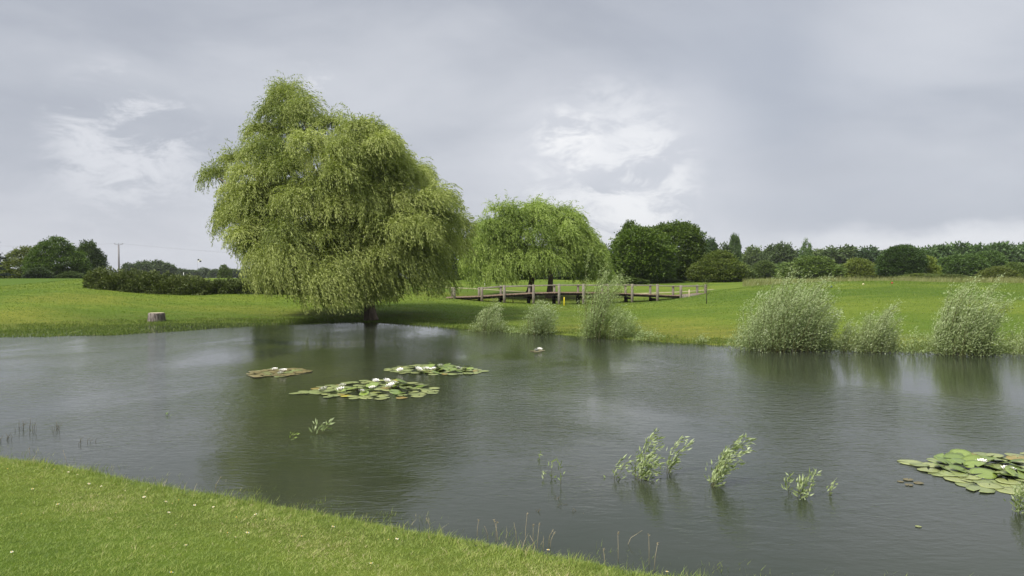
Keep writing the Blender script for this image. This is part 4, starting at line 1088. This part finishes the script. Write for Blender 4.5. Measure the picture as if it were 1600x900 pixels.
# ------------------------------------------------------------------ wooden footbridge
m, g = mat('weathered timber')
tcn = g.n('ShaderNodeTexCoord')
nz = g.noise(g.mapping(tcn.outputs['Object'], scale=(6, 6, 1.2)), 5, 6, .6, .5); nz2 = g.noise(tcn.outputs['Object'], .9, 3)
c = g.mix(g.rng(nz, .3, .7), (.13, .115, .095), (.30, .27, .225)); c = g.mix(g.math('MULTIPLY', g.rng(nz2, .45, .7), .5), c, (.16, .12, .085))
bmp = g.n('ShaderNodeBump'); bmp.inputs['Strength'].default_value = .5; bmp.inputs['Distance'].default_value = .02; g.link(nz, bmp.inputs['Height'])
g.link(principled(g, c, .85, .15, bmp.outputs[0]), g.out.inputs[0]); M_TIMBER = m
M_SHADE_TIMBER = bark_mat('shaded timber', (.02, .017, .015), (.06, .05, .042), 5)  # shade under the deck, put into the dark colour of beams and supports
M_DECKT = bark_mat('deck timber', (.13, .085, .06), (.27, .20, .15), 8, 1)
fx = [680, 710, 753, 788, 833.5, 873.5, 911.5, 950, 987.5, 1027, 1063.5, 1102]
Dx = lambda px: 50.5 + (px - 680) / 422 * 3.6
deck_row = lambda px: float(np.interp(px, [680, 710, 753, 788, 834, 874, 912, 950, 988, 1027, 1064, 1102], [466.5, 464.5, 463, 460.5, 458, 457, 457, 457.5, 459, 460.5, 462, 458.5]))
top_row = lambda px: float(np.interp(px, [710, 753, 788, 834, 874, 988, 1027, 1064, 1102], [450, 449, 446, 445, 444, 444, 444.5, 446, 445]))
bot_row = lambda px: float(np.interp(px, [710, 753, 788, 834, 874, 912, 988, 1027, 1064, 1102], [471, 476, 477, 477, 479, 479, 474, 471, 467, 460]))
back = Vector((-.24, 1.28, 0))
br0 = on(890, 52); bridge = tag(empty('wooden_footbridge', br0), 'long low wooden footbridge with post and rail sides across the hollow', 'bridge')
FP = []
for px in fx:
    D_ = Dx(px); p = at(px, deck_row(px), D_); FP.append(p)
b = MB(); n_pl = 0
for p, q in zip(FP[:-1], FP[1:]):
    L = (q - p).length; k = max(2, int(L / .16)); dirv = (q - p) / k
    for i in range(k):
        c_ = p + dirv * (i + .5); ax = dirv.normalized(); yv = back.normalized(); zv = Vector((0, 0, 1))
        b.box(c_ + back / 2 - Vector((0, 0, .025)) + Vector((0, 0, prn.uniform(-.004, .004))) - br0, (dirv.length - .012, back.length + .12, .05), ax=(ax, yv, zv))
obj('deck', b.me('bridge deck', M_DECKT), bridge)
for off in (Vector((0, 0, 0)), back):
    b = MB()
    for p, q in zip(FP[:-1], FP[1:]):
        b.bar(p + off * .94 + back * .03 - Vector((0, 0, .115)) - br0, q + off * .94 + back * .03 - Vector((0, 0, .115)) - br0, .10, .12, .01)
    obj('beam', b.me('bridge beam', M_SHADE_TIMBER), bridge)
for i, px in enumerate(fx):
    D_ = Dx(px); p = FP[i]
    for side, off in enumerate((Vector((0, -.06, 0)), back + Vector((0, .06, 0)))):
        if i == 0 and side == 0: continue
        if i == 0: continue
        base = p + off; zt = at(px, top_row(px), D_).z + (.02 if side == 0 else -.03)
        zb = min(gz(base.x, base.y), p.z - .15) - .1
        b = MB(); wdt = .155 if side == 0 else .135
        b.box((base.x - br0.x, base.y - br0.y, (zt + zb) / 2 - br0.z), (wdt, .14, zt - zb), rz=.2, bev=.018)
        obj('post', b.me('bridge post', M_TIMBER), bridge)
    if 1 < i < len(fx) - 1:
        base = p + back * .62; zb = min(gz(base.x, base.y), p.z - .2) - .1
        b = MB(); b.box((base.x - br0.x - .14, base.y - br0.y, (p.z - .26 + zb) / 2 - br0.z), (.20, .2, p.z - .26 - zb), rz=.2, bev=.012)
        b.box((p.x + back.x / 2 - br0.x, p.y + back.y / 2 - br0.y, p.z - .32 - br0.z), (.16, back.length + .1, .12), rz=.2)
        obj('support', b.me('bridge support', M_SHADE_TIMBER), bridge)
for i in range(2, len(fx) - 1):
    for off, rows in ((Vector((0, .04, 0)), ((-.08),)), (back - Vector((0, .04, 0)), ((-.08),))):
        for dz in rows if hasattr(rows, '__len__') else (rows,):
            p = Vector((FP[i].x, FP[i].y, at(fx[i], top_row(fx[i]), Dx(fx[i])).z + dz)) + off; q = Vector((FP[i + 1].x, FP[i + 1].y, at(fx[i + 1], top_row(fx[i + 1]), Dx(fx[i + 1])).z + dz)) + off
            b = MB(); b.bar(p - br0, q - br0, .06, .055, .008)
            obj('rail', b.me('bridge rail', M_TIMBER), bridge)
# retaining board at the right end
b = MB(); b.bar(FP[10] + Vector((0, -.09, -.12)) - br0, FP[11] + Vector((0, -.09, -.12)) - br0, .06, .32, .01)
obj('side_board', b.me('bridge side board', M_TIMBER), bridge)

# ------------------------------------------------------------------ stump
m, g = mat('stump bark')
tcn = g.n('ShaderNodeTexCoord')
nz = g.noise(g.mapping(tcn.outputs['Object'], scale=(1, 1, .16)), 13, 7, .65, .4)
sz = g.n('ShaderNodeSeparateXYZ'); g.link(tcn.outputs['Object'], sz.inputs[0])
c = g.mix(g.rng(nz, .36, .64), (.055, .045, .04), (.27, .235, .215)); c = g.mix(g.math('MULTIPLY', g.rng(sz.outputs['Z'], .11, .03), .85), c, (.03, .026, .022))  # wet foot
bmp = g.n('ShaderNodeBump'); bmp.inputs['Strength'].default_value = 1; bmp.inputs['Distance'].default_value = .06; g.link(nz, bmp.inputs['Height'])
g.link(principled(g, c, .85, .15, bmp.outputs[0]), g.out.inputs[0]); M_STUMP = m
m, g = mat('stump cut')
tcn = g.n('ShaderNodeTexCoord')
wv = g.n('ShaderNodeTexWave', wave_type='RINGS', rings_direction='Z'); g.link(tcn.outputs['Object'], wv.inputs['Vector']); wv.inputs['Scale'].default_value = 9; wv.inputs['Distortion'].default_value = 2
g.link(principled(g, g.mix(wv.outputs['Fac'], (.36, .31, .22), (.47, .42, .31)), .8, .2), g.out.inputs[0]); M_CUT = m
sp0 = P(244.5, 503.5); st = tag(empty('tree_stump', (sp0.x, sp0.y, -.02)), 'cut tree stump standing at the edge of the left water', 'stump')
r = random.Random(2); n = 36; V = []; zz_ = [-.1, 0, .06, .14, .24, .34, .42, .45]; rr_ = [.42, .41, .385, .37, .36, .35, .345, .32]
lob = [1 + .05 * math.sin(5 * 2 * math.pi * k / n + 1) + .035 * math.sin(11 * 2 * math.pi * k / n) + r.uniform(-.02, .02) for k in range(n)]
for z_, q in zip(zz_, rr_):
    for k in range(n): V.append((q * lob[k] * math.cos(2 * math.pi * k / n), q * lob[k] * math.sin(2 * math.pi * k / n), z_))
Fq = [(i * n + k, i * n + (k + 1) % n, (i + 1) * n + (k + 1) % n, (i + 1) * n + k) for i in range(len(zz_) - 1) for k in range(n)]
obj('bark', mesh('stump bark', np.array(V), np.array(Fq), M_STUMP, smooth=True), st)
V = [(0, 0, .452)] + [(.322 * lob[k] * math.cos(2 * math.pi * k / n), .322 * lob[k] * math.sin(2 * math.pi * k / n), .4515) for k in range(n)]
obj('cut_face', mesh('stump cut', np.array(V), np.array([(0, 1 + k, 1 + (k + 1) % n) for k in range(n)]), M_CUT), st)

# ------------------------------------------------------------------ small things
def plain(name, c_, rough=.5):
    m, g = mat(name)
    tcn = g.n('ShaderNodeTexCoord'); nz = g.noise(tcn.outputs['Object'], 8, 3)
    g.link(principled(g, g.mix(g.rng(nz, .3, .8), c_, tuple(k * .75 for k in c_)), rough, .3), g.out.inputs[0]); return m
M_YEL, M_WHITE, M_RED, M_BLU, M_BLK, M_CONC, M_WIRE = plain('yellow paint', (.75, .62, .02)), plain('white paint', (.75, .75, .72)), plain('red paint', (.35, .05, .03)), plain('blue paint', (.03, .09, .16)), plain('black cloth', (.02, .02, .022)), plain('grey concrete', (.19, .18, .18)), plain('wire', (.25, .25, .27))
def stake(px, D_, H, mt, label, wd=.06):
    p = on(px, D_); b = MB(); b.box((0, 0, H / 2 - .05), (wd, wd, H + .1), bev=.008); b.box((0, 0, H + .012), (wd * .6, wd * .6, .03))
    o = obj('marker_stake', b.me('stake', mt)); o.location = p; tag(o, label, 'stake')
stake(881.5, 49.6, .52, M_YEL, 'bright yellow marker stake in front of the bridge')
stake(801.5, 52.5, .42, plain('faded yellow', (.42, .42, .10)), 'faded yellow stake under the left half of the bridge')
stake(757.5, 72, .5, M_WHITE, 'white stake on the lawn behind the left bridge posts')
stake(1077, 53.2, .5, plain('pale wood', (.5, .42, .3)), 'short pale post by the right bridge end', .08)
stake(287, 128, .9, M_WHITE, 'white marker post on the far field left of the flag', .08)
stake(500, 128, .9, M_WHITE, 'white marker post on the far field behind the willow', .08)
def tee_marker(px, D_, mt, label):
    p = on(px, D_); b = MB()
    pts = [(0, 0, -.02), (0, 0, .03), (0, 0, .07), (0, 0, .10), (0, 0, .11)]
    b.tube(pts, [.03, .055, .06, .04, .012], 12); o = obj('tee_marker', b.me('tee marker', mt, True)); o.location = p; tag(o, label, 'tee marker')
tee_marker(1299, 47.5, M_BLU, 'dark blue tee marker on the mown mound')
tee_marker(1349, 48, plain('cream paint', (.55, .5, .3)), 'cream tee marker on the mown mound')
tee_marker(1394, 48.5, M_RED, 'dark red tee marker on the mown mound')
# golf flag on the far field
p = on(309, 135); fl = tag(empty('golf_flag', p), 'black and white golf flag on a thin pole over the hedge', 'flag')
ht = at(309, 404.5, 135).z - p.z; b = MB(); b.tube([(0, 0, -.1), (0, 0, ht)], .012, 6); obj('pole', b.me('flag pole', M_CONC), fl)
V = []; nxx = 8
for j in (0, 1, 2):
    for i in range(nxx + 1): V.append((i / nxx * .62, .07 * math.sin(i * 1.1) * (i / nxx), ht - .02 - j * .24 - .03 * (i / nxx)))
Fq = [(j * (nxx + 1) + i, j * (nxx + 1) + i + 1, (j + 1) * (nxx + 1) + i + 1, (j + 1) * (nxx + 1) + i) for j in range(2) for i in range(nxx)]
V2 = [(x, y + .012, z) for x, y, z in V]; k0 = len(V)
Fall = Fq + [(a_ + k0, d_ + k0, c_ + k0, b_ + k0) for a_, b_, c_, d_ in Fq]
fmv = [int((i // 4 + j) % 2) for j in range(2) for i in range(nxx)]
obj('cloth', mesh('flag cloth', np.array(V + V2), np.array(Fall), [M_BLK, M_WHITE], fmat=fmv + fmv), fl)
# telegraph pole and wires
p = on(186, 205); zt = at(186, 383, 205).z - p.z
tp = tag(empty('telegraph_pole', p), 'concrete telegraph pole with small crossarm left of the far wood', 'pole')
b = MB(); b.tube([(0, 0, -.3), (0, 0, zt * .5), (0, 0, zt)], [.24, .21, .17], 8); obj('pole', b.me('pole shaft', M_CONC, True), tp)
b = MB(); b.bar((-1.05, 0, zt + .25), (0, 0, zt + .05), .09, .09); b.bar((0, 0, zt + .05), (1.05, 0, zt + .25), .09, .09); obj('crossarm', b.me('crossarm', M_CONC), tp)
ins_x = [(-1.0, zt + .3), (0, zt + .25), (1.0, zt + .3)]
for ix, iz in ins_x:
    b = MB(); b.tube([(ix, 0, iz - .1), (ix, 0, iz + .08), (ix, 0, iz + .2), (ix, 0, iz + .26)], [.03, .08, .07, .03], 8); obj('insulator', b.me('insulator', M_CONC, True), tp)
for k, (ix, iz) in enumerate(ins_x):
    b = MB(); c0 = Vector((p.x + ix, p.y, p.z + iz + .2))
    for end in (Vector((-150 + ix, 190, p.z + iz + .6)), Vector((-18 + ix, 235, p.z + iz - 4.2))):
        pts = [c0.lerp(end, t) - Vector((0, 0, 1.1 * 4 * t * (1 - t))) for t in np.linspace(0, 1, 13)]
        b.tube(pts, .006, 4)
    o = obj('overhead_wire', b.me('overhead wire', M_WIRE)); tag(o, ('overhead wire on the left insulator of the telegraph pole', 'overhead wire on the middle insulator of the telegraph pole', 'overhead wire on the right insulator of the telegraph pole')[k], 'wire', 'wires of the telegraph pole')

# young sapling right of the bridge
p = on(1104, 41.5); rng = np.random.default_rng(6)
sp_ = tag(empty('sapling', p), 'thin leafless-looking sapling right of the bridge end', 'tree'); b = MB()
b.tube([(0, 0, -.1), (.01, 0, .5), (-.01, 0, 1.05)], [.022, .016, .008], 6)
for k in range(9):
    z = rng.uniform(.4, 1.0); an = rng.uniform(0, 6.28); b.tube([(0, 0, z), (.18 * math.cos(an), .18 * math.sin(an), z + .22)], [.007, .003], 4)
obj('trunk', b.me('sapling trunk', M_BARKD, True), sp_)
n = 260; q = rng.normal(size=(n, 3)) * np.array([.15, .15, .22]) + np.array([0, 0, .95])
V, Fq = leaves(q, rng.normal(size=(n, 3)), rng.uniform(.03, .06, n), .022, rng); obj('crown', mesh('sapling crown', V, Fq, M_HEDGE, tint=rng.random(n)), sp_)

# daisies in the near lawn
b = MB(); b.tube([(0, 0, -.02), (.003, 0, .03), (.004, 0, .058)], [.0016, .0014, .0012], 5); DS = b.me('daisy stem', M_TWIG)
V = [(0, 0, .058)]; n = 14
for k in range(n):
    an = 2 * math.pi * k / n
    for rr, da, z in ((.004, 0, .058), (.012, -.16, .061), (.0155, 0, .060), (.012, .16, .061)): V.append((rr * math.cos(an + da), rr * math.sin(an + da), z))
Fq = [tuple(1 + k * 4 + j for j in range(4)) for k in range(n)]
DP = mesh('daisy petals', np.array(V), np.array(Fq), M_PETAL)
b = MB(); b.tube([(0, 0, .057), (0, 0, .063), (0, 0, .065)], [.0055, .005, .002], 8); DC = b.me('daisy eye', M_STAMEN)
spots = [(12, 734), (65, 741), (107, 737), (52, 764), (65, 732), (82, 733), (120, 740), (138, 757), (160, 757), (180, 799), (195, 763), (227, 778), (136, 824), (230, 766), (258, 783), (270, 784), (279, 781), (262, 800), (304, 790), (356, 831), (384, 834), (366, 836), (274, 817), (402, 803), (414, 812), (373, 809), (334, 792), (265, 896), (618, 843), (606, 841), (668, 840), (1042, 893), (856, 862), (580, 880), (517, 825), (540, 836), (470, 838), (20, 860), (290, 850), (90, 790), (33, 800)]
proto_d = None
for i, (px, py) in enumerate(spots):
    p = P(px, py, .3)
    for _ in range(5): p = P(px, py, max(gz(p.x, p.y), .02) + .05)
    if proto_d is None:
        proto_d = empty('daisy', (0, 0, 0)); obj('stem', DS, proto_d); obj('petals', DP, proto_d); obj('eye', DC, proto_d); o = proto_d
    else: o = copy_tree(proto_d)
    o.location = (p.x, p.y, max(gz(p.x, p.y), 0)); s = prn.uniform(.5, 1.1); o.scale = (s, s, s * prn.uniform(.8, 1.1)); o.rotation_euler = (prn.uniform(-.2, .4), prn.uniform(-.3, .3), prn.uniform(0, 6))
    tag(o, 'small white daisy in the short grass of the near bank', 'daisy', 'daisies in the near lawn')

# dry stalks on the near shore
M_STRAW = bark_mat('dry straw', (.26, .21, .12), (.46, .40, .27), 30)
stalks = [(673, 826, 667, 811), (763, 842, 757, 821), (779, 848, 772, 813), (775, 845, 776, 815), (808, 850, 803, 815), (833, 856, 833, 820), (839, 864, 843, 818), (849, 862, 849, 836), (856, 850, 864, 828), (858, 855, 866, 832), (819, 870, 815, 845), (820, 850, 824, 802), (745, 838, 748, 812), (838, 860, 828, 838),
          (1014, 882, 1013, 835), (1021, 892, 1027, 848), (975, 850, 1004, 829), (966, 878, 966, 832), (945, 885, 943, 858), (106, 728, 100, 702), (48, 715, 46, 700), (335, 768, 345, 745)]
for i, (bx, by, tx, ty) in enumerate(stalks):
    b0 = P(bx, by); z0 = max(gz(b0.x, b0.y), -.06); t1 = at(tx, ty, b0.y) - b0
    o = tag(empty('dry_stalk', (b0.x, b0.y, 0)), 'thin straw-coloured stalk standing up from the near water edge', 'plant', 'dry stalks along the near shore')
    b = MB(); b.tube([(0, 0, z0 - .03), (t1.x * .35, prn.uniform(-.02, .02), t1.z * .5), (t1.x, prn.uniform(-.03, .03), t1.z)], [.0024, .002, .001], 5); obj('stem', b.me('stalk stem', M_STRAW), o)
    if i % 3 != 1:
        b = MB()
        for k in range(5):
            q = Vector((t1.x, 0, t1.z - .004 * k)); b.tube([q, q + Vector((prn.uniform(-.012, .018), prn.uniform(-.012, .012), prn.uniform(0, .015)))], [.0028, .001], 4)
        obj('seed_head', b.me('stalk seed head', M_STRAW), o)

# ------------------------------------------------------------------ thin moist air
m = bpy.data.materials.new('haze'); m.use_nodes = True
for n_ in list(m.node_tree.nodes): m.node_tree.nodes.remove(n_)
g = G(m.node_tree); go_ = g.n('ShaderNodeOutputMaterial'); pv = g.n('ShaderNodeVolumePrincipled')
pv.inputs['Color'].default_value = (.86, .90, .96, 1); pv.inputs['Density'].default_value = 0.00014
g.link(pv.outputs[0], go_.inputs['Volume'])
b = MB(); zl = float(GZ.min()) - 1.5
b.box((0, 650, (zl + 40) / 2), (3300, 2100, 40 - zl)); hz = obj('haze', b.me('haze', m)); tag(hz, kind='stuff')
